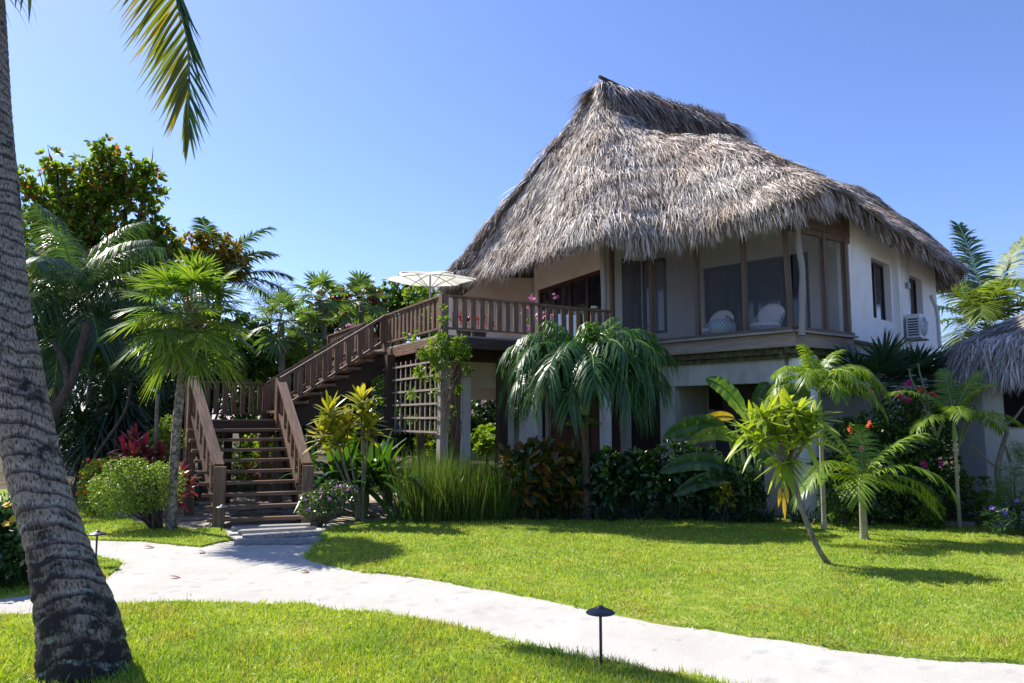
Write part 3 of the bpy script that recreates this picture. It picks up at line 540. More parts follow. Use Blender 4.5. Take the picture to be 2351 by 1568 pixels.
n = 160; tt = rng.uniform(0, 12, n); ss = rng.uniform(.05, .95, n); P = roof_surf(tt, ss)
strips(rf, P, (roof_surf(tt, ss + .03) - P) * 6 + rdir(n) * .6 + Z * .1, rdir(n), rng.uniform(.3, .6, n), .03, .3, (.8, 1, .6, .06), 0)
roof = rf.build('thatch_roof', ['thatch', 'thatch_under'], house)
rp = MB(); tube(rp, [W(9.45, 13.0, 9.34), W(10.0, 13.12, 9.33), W(10.7, 13.2, 9.24)], [.04, .042, .035], 8); rp.build('ridge_pole', 'bark', roof)

def wall(mb, A, B, z0, z1, th, holes=(), mi=0, outward=None):
    A = np.array([*A[:2], 0.]); B = np.array([*B[:2], 0.]); T = nrm(B - A); L = np.linalg.norm(B - A); n_ = np.array([T[1], -T[0], 0.]) if outward is None else outward
    xs_ = sorted({0., L, *[h[0] for h in holes], *[h[1] for h in holes]}); zs = sorted({z0, z1, *[h[2] for h in holes], *[h[3] for h in holes]})
    Q = lambda s_, z_, d: A + T * s_ - n_ * d + Z * z_
    for x0, x1 in zip(xs_, xs_[1:]):
        for a, b in zip(zs, zs[1:]):
            if any(h[0] <= (x0 + x1) / 2 <= h[1] and h[2] <= (a + b) / 2 <= h[3] for h in holes): continue
            for d in (0, th): mb.add([Q(x0, a, d), Q(x1, a, d), Q(x1, b, d), Q(x0, b, d)], [[0, 1, 2, 3]], mi)
    for (x0, x1, a, b) in [(0, L, z0, z1), *holes]:
        c = [(x0, a), (x1, a), (x1, b), (x0, b)]
        for p, q_ in zip(c, c[1:] + c[:1]): mb.add([Q(*p, 0), Q(*q_, 0), Q(*q_, th), Q(*p, th)], [[0, 1, 2, 3]], mi)
    return T, n_, L
def on_wall(x, y, A, B):                                   # distance along A-B and height where a sight line meets the wall
    A = np.array([*A[:2], 0.]); B = np.array([*B[:2], 0.]); T = nrm(B - A); n_ = np.array([-T[1], T[0], 0.]); r = ray(x, y); e = np.array([0, 0, EYE])
    k = (A - e).dot(n_) / r.dot(n_); p = e + r * k; return (p - A).dot(T), p[2]
def curtain(mb, A, T, n_, s0_, s1_, z0, z1, d):
    m_ = max(6, int((s1_ - s0_) / .025)); x = np.linspace(s0_, s1_, m_); o = d + .03 * np.sin(x * 75) + .012 * np.sin(x * 31)
    v = np.concatenate([[A + T * a - n_ * b + Z * z0, A + T * a - n_ * b * .99 + Z * z1] for a, b in zip(x, o)]); i = np.arange(m_ - 1) * 2
    mb.add(v, np.stack([i, i + 2, i + 3, i + 1], 1), smooth=True)
def window(A, B, hole, parent, cols=2, frame='mahogany', depth=.08, cur=(), fw=.06, name='window', glass='glass'):
    A = np.array([*A[:2], 0.]); B = np.array([*B[:2], 0.]); T = nrm(B - A); n_ = np.array([T[1], -T[0], 0.]); x0, x1, a, b = hole; Q = lambda s_, z_, d=depth: A + T * s_ - n_ * d + Z * z_
    f = MB(); h = fw / 2
    beam(f, Q(x0, a + h), Q(x1, a + h), fw * .9, fw, side=n_); beam(f, Q(x0, b - h), Q(x1, b - h), fw * .9, fw, side=n_)
    for i in range(cols + 1):
        s_ = np.clip(x0 + (x1 - x0) * i / cols, x0 + h, x1 - h); beam(f, Q(s_, a + fw), Q(s_, b - fw), fw, fw * .8 + .006, side=T)
    fo = f.build(name, frame, parent)
    pn = MB(); pn.add([Q(x0, a), Q(x1, a), Q(x1, b), Q(x0, b)], [[0, 1, 2, 3]]); pn.build('pane', glass, fo)
    for c0, c1 in cur:
        c = MB(); curtain(c, A, T, n_, x0 + (x1 - x0) * c0, x0 + (x1 - x0) * c1, a + .01, b - .02, depth + .16); c.build('curtain', 'curtain', fo)
    return fo
Q0 = W(9.35, 12.75); P1 = np.array([4.8, 12.54, 0]); P2 = np.array([6.27, 13.55, 0]); R2 = W(17.3, 10.35); Wb = W(9.55, 16.0); Wc = W(10.1, 17.0); Wd = W(8.3, 17.75)
Wd2 = W(7.9, 18.2)
# upper walls
mb = MB(); hw = []
h0 = on_wall(1392, 611, Wb, Q0); h1 = on_wall(1223, 660, Wb, Q0); Lw = np.linalg.norm(Q0 - Wb)
hw = (max(.12, h1[0]), Lw - .06, HF + .02, 4.93)
wall(mb, Wb, Q0, HF, 5.6, .2, [hw]); mb.build('west_wall', 'stucco_bounce', house)
window(Wb, Q0, hw, house, 4, cur=((.05, .2), (.27, .33), (.88, .98)), fw=.085, name='sliding_door')
mb = MB(); hx = (.35, 1.05, HF + .02, 4.78); wall(mb, Wc, Wb - U * .02, HF, 5.6, .2, [hx]); mb.build('angled_wall', 'stucco_bounce', house)
window(Wc, Wb, hx, house, 1, cur=((.1, .9),), name='window')
mb = MB(); wall(mb, Wd2, Wc + U * .3, HF, 5.5, .2); mb.build('back_wall', 'stucco_bounce', house)
I1 = W(12.2, 12.9); I2 = W(12.95, 10.2); I3 = P2 + U * .05 + V * .2
mb = MB(); hc = (.35, .95, HF + .35, 5.2); wall(mb, Q0 + U * .15 + V * .05, I1, HF, 6.2, .2, [hc]); mb.build('porch_wall', 'grey_wall', house)
# casement, standing open over the porch
A0 = Q0 + U * .15 + V * .05; T = nrm(I1 - A0); n_ = np.array([T[1], -T[0], 0.])
window(A0, I1, hc, house, 1, 'black_door', cur=((.1, .8),), name='window')
cb_ = A0 + T * hc[1]; cd_ = cb_ + nrm(n_ * .8 + T * .35) * .55; window(cb_, cd_, (0, .55, hc[2], hc[3]), house, 1, 'black_door', 0., (), .05, 'open_casement')
hd = on_wall(1605, 618, I1, I2); he = on_wall(1858, 577, I1, I2)
mb = MB(); hk = (max(.1, hd[0]), min(2.6, he[0]), HF + .02, (hd[1] + he[1]) / 2); wall(mb, I1, I2, HF, 6.2, .2, [hk]); mb.build('porch_wall', 'grey_wall', house)
window(I1, I2, hk, house, 4, 'black_door', cur=(), fw=.08, name='sliding_door', glass='glass_dark')
m = MB(); T = nrm(I2 - I1); n_ = np.array([T[1], -T[0], 0.]); curtain(m, I1, T, n_, hk[0] + .1, hk[0] + .42, HF + .05, hk[3] - .1, .03); m.build('curtain', 'screen', house)
mb = MB(); wall(mb, I2, P2 + U * .02 + V * .12, HF, 5.6, .15); mb.build('porch_wall', 'grey_wall', house)
# room behind, so that panes look into something
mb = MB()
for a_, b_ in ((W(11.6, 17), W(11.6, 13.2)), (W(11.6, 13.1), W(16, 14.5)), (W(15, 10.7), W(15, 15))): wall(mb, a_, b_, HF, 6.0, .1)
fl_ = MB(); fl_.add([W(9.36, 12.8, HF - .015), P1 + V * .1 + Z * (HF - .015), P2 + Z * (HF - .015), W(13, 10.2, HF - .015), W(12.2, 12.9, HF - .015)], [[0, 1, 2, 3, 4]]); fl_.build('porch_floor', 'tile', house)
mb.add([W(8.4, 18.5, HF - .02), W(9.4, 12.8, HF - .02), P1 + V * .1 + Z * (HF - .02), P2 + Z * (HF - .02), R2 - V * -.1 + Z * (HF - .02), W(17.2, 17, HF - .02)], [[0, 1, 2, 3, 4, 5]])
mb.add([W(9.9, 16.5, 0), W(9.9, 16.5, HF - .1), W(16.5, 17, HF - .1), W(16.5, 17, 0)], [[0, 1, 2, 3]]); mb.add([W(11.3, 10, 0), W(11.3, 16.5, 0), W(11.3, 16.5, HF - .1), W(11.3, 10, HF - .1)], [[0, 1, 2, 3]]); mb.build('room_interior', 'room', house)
# right wall with two windows, pilaster
rw = lambda x, y: on_wall(x, y, P2, R2)
a1, a2 = rw(1999, 590), rw(2042, 604); b1 = rw(2003, 728); c1, c2 = rw(2086, 630), rw(2116, 646); d1_ = rw(2090, 735)
H1 = (a1[0], a2[0], b1[1], a1[1]); H2 = (c1[0], c2[0], d1_[1] - .15, c1[1])
mb = MB(); wall(mb, P2, R2, HF - .05, 5.45, .22, [H1, H2]); mb.build('side_wall', 'stucco', house)
for h in (H1, H2): window(P2, R2, h, house, 2, 'mahogany', .15, ((.03, .4),), .05)
T = nrm(R2 - P2); n_ = np.array([T[1], -T[0], 0.]); Q = lambda s_, z_, d: P2 + T * s_ + n_ * d + Z * z_
s_ = rw(2049, 600)[0]; mb = MB(); beam(mb, Q(s_, HF - .9, .06), Q(s_, rw(2049, 570)[1], .06), .14, .12, side=T); mb.build('pilaster', 'stucco', house)
mb = MB(); wall(mb, R2, W(18, 12), HF, 5.3, .2); mb.build('east_wall', 'stucco', house)
mb = MB(); wall(mb, P1 + U * .75 + V * 1.0, P2 + V * .25, 0, HF - .4, .2); mb.build('lower_corner_wall', 'shaded_wall', house)
mb = MB(); wall(mb, P2 + V * .25, R2 + V * .25, 0, HF, .25); mb.build('lower_side_wall', 'shaded_wall', house)
# porch floor edge: sill, fascia, mossy soffit boards, lower beam
edge = [Q0 - V * .15, P1, P2]
for p, q in zip(edge, edge[1:]):
    T = nrm(q - p); n_ = np.array([T[1], -T[0], 0.]); e = T * .03
    m = MB(); beam(m, p + n_ * .02 + Z * (HF - .02), q + e + n_ * .02 + Z * (HF - .02), .16, .04, side=n_); m.build('sill', 'wood_grey', house)
    m = MB(); beam(m, p + n_ * .02 + Z * (HF + .03), q + n_ * .02 + Z * (HF + .03), .06, .055, side=n_); m.build('screen_bottom_rail', 'wood_porch', house)
    m = MB(); beam(m, p - n_ * .02 + Z * (HF - .16), q + e - n_ * .02 + Z * (HF - .16), .05, .23, side=n_); m.build('fascia_board', 'wood_trellis', house)
    m = MB(); beam(m, p - n_ * .16 + Z * (HF - .30), q - n_ * .16 + Z * (HF - .30), .06, .16, side=n_); beam(m, p - n_ * .26 + Z * (HF - .40), q - n_ * .26 + Z * (HF - .40), .06, .12, side=n_); m.build('soffit_board', 'moss', house)
    m = MB(); beam(m, p - n_ * .42 + T * (.5 if p is P1 else 0) + Z * (HF - .66), q - n_ * .42 - T * (.35 if q is P1 else 0) + Z * (HF - .66), .22, .42, side=n_); m.build('lower_beam', 'shaded_wall', house)
    m = MB(); m.add([p + T * .05 - n_ * .0 + Z * (HF + .06), q - n_ * .0 + Z * (HF + .06), q + Z * 5.3, p + T * .05 + Z * 5.3], [[0, 1, 2, 3]]); m.build('insect_screen', 'screen', house)
def post(x, A, B, z1, w=.075, m_='wood_porch', nm='porch_post', z0=HF + .06, dx=0.):
    s_ = on_wall(x, 700, A, B)[0]; p = A + nrm(B - A) * s_; m = MB(); beam(m, p + Z * z0, p + nrm(B - A) * dx + Z * z1, w, w + .01, side=nrm(B - A)); m.build(nm, m_, house)
for x in (1406, 1497, 1602, 1711): post(x, edge[0], edge[1], 5.35)
post(1816, edge[0], edge[1], 5.35, dx=-.08); post(1894, P1, P2, 5.5, .08); post(1943, P1, P2, 5.6, .085)
m = MB(); p = at(1841, 770, 12.45); q = at(1832, 490, 12.5); pts = [p, p + (q - p) * .3 + U * .04, p + (q - p) * .55 - U * -.06, p + (q - p) * .75 - U * .02, q]; tube(m, resample(pts, 16), np.array([.085, .08, .075, .07, .075, .085, .08, .07, .07, .075, .075, .07, .065, .065, .065, .06]) * .72, 9); m.build('crooked_pole', 'wood_grey', house)
m = MB(); p = at(1388, 760, 14.95); tube(m, [np.array([*p[:2], HF - .2]), np.array([*p[:2], 4.2]), np.array([*(p[:2] - .03), 5.3])], .06, 8); m.build('rough_pole', 'wood_grey', house)
m = MB(); beam(m, P1 + Z * 4.98, P2 + Z * 4.98, .07, .1, side=V); m.build('screen_head_beam', 'wood_porch', house)
m = MB(); beam(m, P1 - V * .03 + Z * 5.26, P2 - V * .03 + Z * 5.26, .03, .44, side=V); m.build('gable_board', 'wood_porch', house)
# lower storey
lw = [W(9.7, 15.8), W(9.7, 12.5), P1 + U * .28 + V * .62]
m = MB(); L0 = np.linalg.norm(lw[1] - lw[0]); wall(m, lw[0], lw[1], 0, HF - .3, .2, [(.15, L0 - .25, .05, 2.36)]); m.build('lower_west_wall', 'shaded_wall', house)
for k in range(4):
    s0_ = .15 + (L0 - .4) * k / 4; T = nrm(lw[1] - lw[0]); n_ = np.array([T[1], -T[0], 0.]); m = MB(); beam(m, lw[0] + T * (s0_ + (L0 - .4) / 8) - n_ * .1 + Z * .06, lw[0] + T * (s0_ + (L0 - .4) / 8) - n_ * .1 + Z * 2.35, (L0 - .4) / 4 - .02, .05, side=T); m.build('lower_door', 'door_red' if k % 2 == 0 else 'mahogany', house)
A, B = lw[1], lw[2]; f1 = on_wall(1436, 880, A, B)[0]; f2 = on_wall(1514, 880, A, B)[0]; f3 = on_wall(1549, 900, A, B); f4 = on_wall(1668, 930, A, B); L1 = np.linalg.norm(B - A); T = nrm(B - A); n_ = np.array([T[1], -T[0], 0.])
wn = (f3[0], min(f4[0], L1 - .4), f4[1], on_wall(1550, 872, A, B)[1])
m = MB(); wall(m, A, B, 0, HF - .25, .2, [(f1, f2, .05, on_wall(1470, 877, A, B)[1]), (wn[0], L1 - .32, .06, wn[3])]); m.build('lower_front_wall', 'shaded_wall', house)
for a_, b_ in ((f1, (f1 + f2) / 2 - .01), ((f1 + f2) / 2 + .01, f2)): m = MB(); beam(m, A + T * (a_ + b_) / 2 - n_ * .12 + Z * .06, A + T * (a_ + b_) / 2 - n_ * .12 + Z * 2.45, b_ - a_, .05, side=T); m.build('lower_door', 'black_door', house)
m = MB(); m.add([A + T * wn[0] - n_ * 1.26 + Z * (wn[2] - .06), A + T * (wn[1] + .1) - n_ * 1.26 + Z * (wn[2] - .06), A + T * (wn[1] + .1) - n_ * 1.26 + Z * wn[3], A + T * wn[0] - n_ * 1.26 + Z * wn[3]], [[0, 1, 2, 3]]); m.build('lower_window', 'black_door', house)
m = MB(); K0 = A + T * (wn[0] - .1) - n_ * 1.3; K1 = A + T * (L1 + .3) - n_ * 1.5; wall(m, K0, K1, 0, HF - .3, .1, outward=n_); wall(m, A + T * (wn[0] - .06) - n_ * .2, K0 + T * .04, 0, HF - .3, .06); m.add([A + T * (wn[0] - .2) - n_ * .2 + Z * (wn[3] + .12), A + T * (L1 + .2) - n_ * .2 + Z * (wn[3] + .12), K1 + Z * (wn[3] + .12), K0 + Z * (wn[3] + .12)], [[0, 1, 2, 3]]); m.build('recess_wall', 'shaded_wall', house)
for k in range(7): m = MB(); q_ = A + T * (wn[0] + .2 + k * .3); beam(m, q_ - n_ * .22 + Z * (wn[3] + .06), q_ - n_ * 1.28 + Z * (wn[3] + .06), .06, .1); m.build('rafter', 'wood_dark', house)
m = MB(); cc = at(1848, 960, 12.95); cc[2] = 0; lathe(m, cc, [(.245, 0), (.24, 1.4), (.24, HF - .42)], 28); m.build('round_column', 'stucco', house)
def column(x, D, w, z1, nm='column'):
    p = at(x, 960, D); m = MB(); beam(m, [p[0], p[1], 0], [p[0], p[1], z1], w, w, side=U); m.build(nm, 'stucco', house)
column(1066, 15.6, .2, 2.55); column(1168, 17.0, .18, 2.35); column(1212, 15.3, .27, 2.6); column(1238, 16.4, .1, 2.5); column(1390, 15.0, .17, 2.9)
m = MB(); a_, b_ = at(1030, 960, 15.7), at(1245, 960, 16.2); beam(m, [*a_[:2], 2.62], [*b_[:2], 2.62], .2, .55, side=V); a_, b_ = at(1000, 960, 17.3), at(1245, 960, 17.3); beam(m, [*a_[:2], 2.26], [*b_[:2], 2.26], .2, .27, side=V)
a_, b_ = at(1168, 960, 17.1), at(1240, 960, 15.2); beam(m, [*a_[:2], 2.3], [*b_[:2], 2.45], .18, .2); m.build('carport_beam', 'stucco_bounce', house)
# sconces, conduits, pipes on the walls
def fix(nm, A, B, x, y, w, h, d, m_, off=0.):
    s_, z_ = on_wall(x, y, A, B); A = np.array([*A[:2], 0.]); B = np.array([*B[:2], 0.]); T = nrm(B - A); n_ = np.array([T[1], -T[0], 0.]); p = A + T * s_ + n_ * (d / 2 + off) + Z * z_
    mb_ = MB(); beam(mb_, p - Z * h / 2, p + Z * h / 2, w, d, side=T); return mb_.build(nm, m_, house)
fix('wall_sconce', A0, I1, 1545, 617, .09, .18, .08, 'stucco'); fix('wall_sconce', I2, P2 + U * .02 + V * .12, 1912, 556, .09, .2, .08, 'stucco')
T = nrm(R2 - P2); n_ = np.array([T[1], -T[0], 0.])
def pipe(nm, pts, r, m_):
    m = MB(); tube(m, [P2 + T * s_ + n_ * .04 + Z * z_ for s_, z_ in (rw(*p) for p in pts)], r, 8); m.build(nm, m_, house)
pipe('conduit', [(2060, 575), (2061, 640), (2069, 735)], .012, 'pvc'); pipe('conduit', [(2080, 560), (2081, 652), (2086, 705)], .012, 'pvc'); fix('junction_box', P2, R2, 2080, 656, .14, .12, .07, 'steel')
pipe('drain_pipe', [(2134, 679), (2137, 686), (2145, 703), (2150, 728), (2152, 760), (2155, 800)], .035, 'pvc')

# ------------------------------------------------------------------ air conditioner
p = P2 + T * (rw(2083, 760)[0] + .0); a_, b_ = rw(2071, 732), rw(2131, 790); zt = rw(2100, 732)[1]
wA = .62; hA = .50; c0 = p + n_ * .05 + Z * (zt - hA)
ac = thing('air_conditioner', 'white outdoor air conditioner unit hung on the side wall under a window', 'air conditioner', c0)
m = MB(); beam(m, c0 + n_ * .16 + Z * 0, c0 + n_ * .16 + Z * hA, wA, .27, side=T); cs = m.build('case', 'white_metal', ac)
fc = c0 + n_ * .301 + T * -.07 + Z * hA * .5
m = MB()
ringp = lambda r_, d: np.array([fc + n_ * d + (T * math.cos(t) + Z * math.sin(t)) * r_ for t in np.linspace(0, 2 * math.pi, 29)])
for r_ in (.05, .09, .13, .17, .205): tube(m, ringp(r_, .006), .006 if r_ < .2 else .012, 5, cap=False)
for t in np.arange(12) / 12 * 2 * math.pi: d_ = T * math.cos(t) + Z * math.sin(t); tube(m, [fc + d_ * .03 + n_ * .008, fc + d_ * .2 + n_ * .008], .005, 4)
m.build('fan_grille', 'white_metal', ac)
m = MB(); th = np.arange(24) / 24 * 2 * math.pi; m.add([fc + n_ * -.0 + (T * math.cos(t) + Z * math.sin(t)) * .2 for t in th], [np.arange(24)]); m.build('fan_well', 'dark_metal', ac)
m = MB(); sf = c0 + n_ * .16 - T * (wA / 2 + .004)
for i in range(7): beam(m, sf - n_ * .1 + Z * (.06 + i * .055), sf + n_ * .1 + Z * (.06 + i * .055), .004, .03, side=T)
m.build('side_louvre', 'dark_metal', ac)
m = MB(); beam(m, fc + T * .27 + n_ * .005 + Z * .1 - T * .045, fc + T * .27 + n_ * .005 + Z * .1 + T * .045, .004, .03, side=n_); m.build('badge', 'decal', ac)
m = MB(); beam(m, fc + T * .27 + n_ * .005 + Z * .04 - T * .04, fc + T * .27 + n_ * .005 + Z * .04 + T * .04, .004, .018, side=n_); m.build('sticker', 'decal2', ac)
m = MB()
for k in (-.2, .2): beam(m, p + T * k + Z * (zt - hA - .02), p + T * k + n_ * .36 + Z * (zt - hA - .02), .04, .03, side=T)
m.build('bracket', 'steel', ac)

# ------------------------------------------------------------------ porch furniture
def make_chair(c, face):
    ch = thing('lounge_chair', '', 'armchair', c); f = nrm(face); s_ = np.cross(f, Z)
    m = MB(); th = np.linspace(0, 2 * math.pi, 25); 
    lathe(m, c, [(.22, 0), (.29, .05), (.33, .16), (.32, .2), (.05, .2)], 24); m.build('woven_base', 'woven', ch)
    m = MB(); lathe(m, c, [(.05, .2), (.31, .2), (.33, .24), (.30, .28), (.02, .30)], 24); m.build('seat_cushion', 'cushion', ch)
    m = MB(); n_a, n_r = 17, 7; aa = np.linspace(-1.35, 1.35, n_a); V_ = []
    for t in np.linspace(0, 1, n_r):
        for a in aa:
            hgt = .18 + t * .38 * math.cos(a * .75) ** .7; rr = .32 + .10 * t; V_.append(c - f * rr * math.cos(a) + s_ * rr * math.sin(a) + Z * hgt)
    i = np.arange(n_r - 1)[:, None] * n_a; j = np.arange(n_a - 1)[None]; m.add(V_, np.stack([i + j, i + j + 1, i + j + n_a + 1, i + j + n_a], -1).reshape(-1, 4), smooth=True); bk = m.build('woven_back', 'woven', ch)
    md = bk.modifiers.new('s', 'SOLIDIFY'); md.thickness = .04
    m = MB(); V_ = []
    for k in range(9):
        ph = -math.pi / 2 + math.pi * k / 8
        for t in np.linspace(0, 2 * math.pi, 20, endpoint=False):
            x_, z_ = math.cos(ph) * math.cos(t), math.cos(ph) * math.sin(t); V_.append(c - f * (.24 + .05 * z_) + f * .07 * math.sin(ph) + s_ * .345 * x_ + Z * (.48 + .27 * z_))
    i = np.arange(8)[:, None] * 20; j = np.arange(20)[None]; m.add(V_, np.stack([i + j, i + (j + 1) % 20, i + 20 + (j + 1) % 20, i + 20 + j], -1).reshape(-1, 4), smooth=True); m.build('back_cushion', 'cushion', ch)
    return ch
def woven_mat():
    m, nt, b = mat('woven rope'); tc = N(nt, 'ShaderNodeTexCoord'); gq = N(nt, 'ShaderNodeTexGradient', gradient_type='RADIAL'); nt.links.new(tc.outputs['Object'], gq.inputs[0]); sz = N(nt, 'ShaderNodeSeparateXYZ'); nt.links.new(tc.outputs['Object'], sz.inputs[0])
    outs = []
    for k in (11, -11):
        zm = N(nt, 'ShaderNodeMath', operation='MULTIPLY'); zm.inputs[1].default_value = k; nt.links.new(sz.outputs[2], zm.inputs[0])
        am = N(nt, 'ShaderNodeMath', operation='MULTIPLY_ADD'); am.inputs[1].default_value = 22; nt.links.new(gq.outputs[1], am.inputs[0]); nt.links.new(zm.outputs[0], am.inputs[2])
        fq = N(nt, 'ShaderNodeMath', operation='FRACT'); nt.links.new(am.outputs[0], fq.inputs[0]); lt = N(nt, 'ShaderNodeMath', operation='LESS_THAN'); lt.inputs[1].default_value = .2; nt.links.new(fq.outputs[0], lt.inputs[0]); outs.append(lt)
    mx = N(nt, 'ShaderNodeMath', operation='MAXIMUM'); nt.links.new(outs[0].outputs[0], mx.inputs[0]); nt.links.new(outs[1].outputs[0], mx.inputs[1])
    c = ramp(nt, [(.3, (.13, .18, .20)), (.7, (.36, .38, .38))]); nt.links.new(mx.outputs[0], c.inputs[0]); nt.links.new(c.outputs[0], b.inputs['Base Color']); b.inputs['Roughness'].default_value = .85; return m
M['woven'] = woven_mat()
ch1 = make_chair(np.array([*at(1757, 760, 13.75)[:2], HF + .02]), np.array([-.75, -.6, 0])); ch1['label'] = 'round woven armchair with pale cushions just left of the crooked porch pole'; ch1['group'] = 'armchairs on the screened porch'
ch1.scale = (.86, .86, .86); ch2 = copy_tree(ch1); ch2.location = Vector(np.array([*at(1643, 770, 14.6)[:2], HF + .02])); ch2['label'] = 'round woven armchair with pale cushions half hidden behind the woven pouf'
c = np.array([*at(1659, 770, 13.75)[:2], HF + .02]); pf = thing('pouf', 'small round woven pouf with a dark strap on the screened porch', 'pouf', c)
m = MB(); lathe(m, c, [(.17, 0), (.235, .07), (.25, .15), (.235, .24), (.19, .31), (.02, .32)], 24); m.build('woven_body', 'woven', pf)
m = MB(); tube(m, [c + Z * .315 + V * -.1, c + Z * .37 - V * .12, c + Z * .33 - V * .2, c + Z * .25 - V * .25], .014, 6); m.build('strap', 'dark_metal', pf)

# ------------------------------------------------------------------ deck
DZ = 3.15; DC = W(5.15, 11.75); DL = W(5.15, 14.68); DF0 = W(5.16, 16.07); DF1 = W(5.15, 19.1); RAILH = .70
deck = thing('deck', 'raised dark timber deck with board railings on tall posts', 'deck', DC)
m = MB()
for v in np.arange(11.78, 19.1, .118): beam(m, W(5.12, v + .055, DZ - .0175), W(9.28 if v < 16 else 8.2, v + .055, DZ - .0175), .108, .035, side=V)
m.build('floor', 'wood_grey', deck)
def bm(nm, p, q, w, h, m_='wood_dark', par=deck, **k):
    x = MB(); beam(x, p, q, w, h, **k); return x.build(nm, m_, par)
bm('rim_beam', W(5.12, 11.74, DZ - .135), W(9.2, 11.74, DZ - .135), .05, .19, side=V); bm('rim_beam', W(5.12, 11.78, DZ - .135), W(5.12, 19.1, DZ - .135), .05, .19, 'wood', side=U); bm('rim_beam', W(5.14, 19.1, DZ - .135), W(8.2, 19.1, DZ - .135), .05, .19, side=V)
for u in np.arange(5.7, 9.2, .6): bm('joist', W(u, 11.8, DZ - .115), W(u, 19.05 if u < 8.2 else 16, DZ - .115), .05, .15, side=U)
for v in (12.6, 14.7, 17.2): bm('girder', W(5.0, v, DZ - .29), W(9.2 if v < 16 else 8.2, v, DZ - .29), .1, .2, side=V)
bm('corner_post', W(5.15, 11.75, 0), W(5.15, 11.75, DZ - .1), .15, .15, 'wood_grey', side=U); bm('corner_post', W(5.15, 11.75, DZ - .1), W(5.15, 11.75, DZ + RAILH), .135, .135, 'wood', side=U)
def dpost(x, D, w, m_='wood_dark'): p = at(x, 960, D); bm('post', [p[0], p[1], 0], [p[0], p[1], DZ - .2], w, w, m_, side=U)
dpost(893, 14.7, .16); dpost(967, 15.6, .12, 'wood'); dpost(1046, 14.6, .15, 'wood'); dpost(1152, 13.9, .17); dpost(840, 17.0, .16)
dpost(1345, 16.2, .16)
def railing(par, p, q, h0, h1, n, bw=.1, capw=.1, bot=.09, capm='wood', balm='wood', ends=(.05, .05), baro=0., bt=.03, capt=.035):
    """p,q: floor points; bars between bottom and cap rails"""
    p = np.asarray(p, float); q = np.asarray(q, float); T = nrm((q - p) * [1, 1, 0]); S = np.cross(T, Z)
    r = bm('railing', p + Z * (h1 - capt / 2), q + Z * (h1 - capt / 2), capw, capt, capm, par, side=S)
    bm('bottom_rail', p + Z * (h0 + .02), q + Z * (h0 + .02), bot, .035, capm, r, side=S)
    L = np.linalg.norm(q - p)
    for i in range(n):
        k = (ends[0] + (L - ends[0] - ends[1]) * (i + .5) / n) / L; c = p + (q - p) * k + S * baro
        bm('baluster', c + Z * (h0 + .035), c + Z * (h1 - capt), bw * rng.uniform(.92, 1.08), bt, balm, r, side=T)
    return r
railing(deck, W(5.23, 11.75, DZ), W(8.9, 11.95, DZ), .09, RAILH, 20, ends=(.06, .02), capm='wood', balm='wood')
railing(deck, W(5.15, 11.83, DZ), DL + Z * DZ, .09, RAILH, 13); railing(deck, DF0 + Z * DZ, DF1 + Z * DZ, .09, RAILH, 14); railing(deck, W(5.2, 19.1, DZ), W(8.2, 19.1, DZ), .09, RAILH, 14)
for p in (DL, DF0, DF1): bm('rail_post', p + Z * (DZ - .3), p + Z * (DZ + RAILH - .01), .1, .12, 'wood', side=V)

# ------------------------------------------------------------------ staircase
BL = np.array([-4.52, 11.62, 0]); BR = np.array([-3.24, 11.92, 0]); TL = np.array([-5.72, 13.3, 0]); TR = np.array([-4.42, 14.15, 0]); KR = np.array([-5.2, 15.7, 0]); KL = np.array([-6.3, 14.55, 0]); LZ = 1.68
st = thing('staircase', 'dark timber staircase turning at a landing up to the deck', 'staircase', BL)
sb = lambda nm, p, q, w, h, m_='wood', **k: bm(nm, p, q, w, h, m_, st, **k)
for i in range(9):
    k = (i + .35) / 9.6; z_ = LZ * (i + 1) / 10 - .025; l = BL + (TL - BL) * k; r = BR + (TR - BR) * k; d = nrm(r - l); sb('tread', l - d * .13 + Z * z_, r + d * .08 + Z * z_, .25, .05, side=nrm(TL - BL))
ST = TL - BL
for s0_, s1_, o in ((BL, TL, .06), (BR, TR, -.06)):
    d = nrm(BR - BL); T = nrm(s1_ - s0_); sb('stringer', s0_ + d * o - Z * .02 + T * .1, s1_ + d * o + Z * (LZ - .2), .06, .2, 'wood_dark', side=d)
for i in range(9):
    k = (i + .35) / 9.6
    for s0_, s1_, o in ((BL, TL, .02), (BR, TR, -.02)):
        l = s0_ + (s1_ - s0_) * k + nrm(BR - BL) * o; sb('riser_block', l + Z * (LZ * (i + 1) / 10 - .16), l + Z * (LZ * (i + 1) / 10 - .05), .05, .12, 'wood', side=nrm(BR - BL))
def stair_rail(p, q, z0, z1, n, zt0, zt1, capw, bots, zb=.18):
    p = np.asarray(p, float); q = np.asarray(q, float); S = nrm(np.cross(q - p, Z)); r = sb('railing', p + Z * zt0, q + Z * zt1, capw, .045, side=S)
    bm('bottom_rail', p + Z * (z0 + zb), q + Z * (z1 + zb), bots, .05, 'wood', r, side=S)
    for i in range(n):
        k = (i + .6) / n; c = p + (q - p) * k; bm('baluster', c + Z * (z0 + (z1 - z0) * k + zb + .02), c + Z * (zt0 + (zt1 - zt0) * k - .02), .10, .032, 'wood', r, side=nrm(q - p))
    return r
d_ = nrm(TL - BL); stair_rail(BL + d_ * .1, TL, .0, LZ, 7, .97, LZ + .76, .16, .09); d_ = nrm(TR - BR); stair_rail(BR + d_ * .1, TR, .0, LZ, 7, .97, LZ + .76, .16, .09)
for p in (BL, BR): sb('newel_post', p, p + Z * .95, .17, .12, side=nrm(BR - BL))
m = MB(); q = np.array([TL, TR, KR, KL])
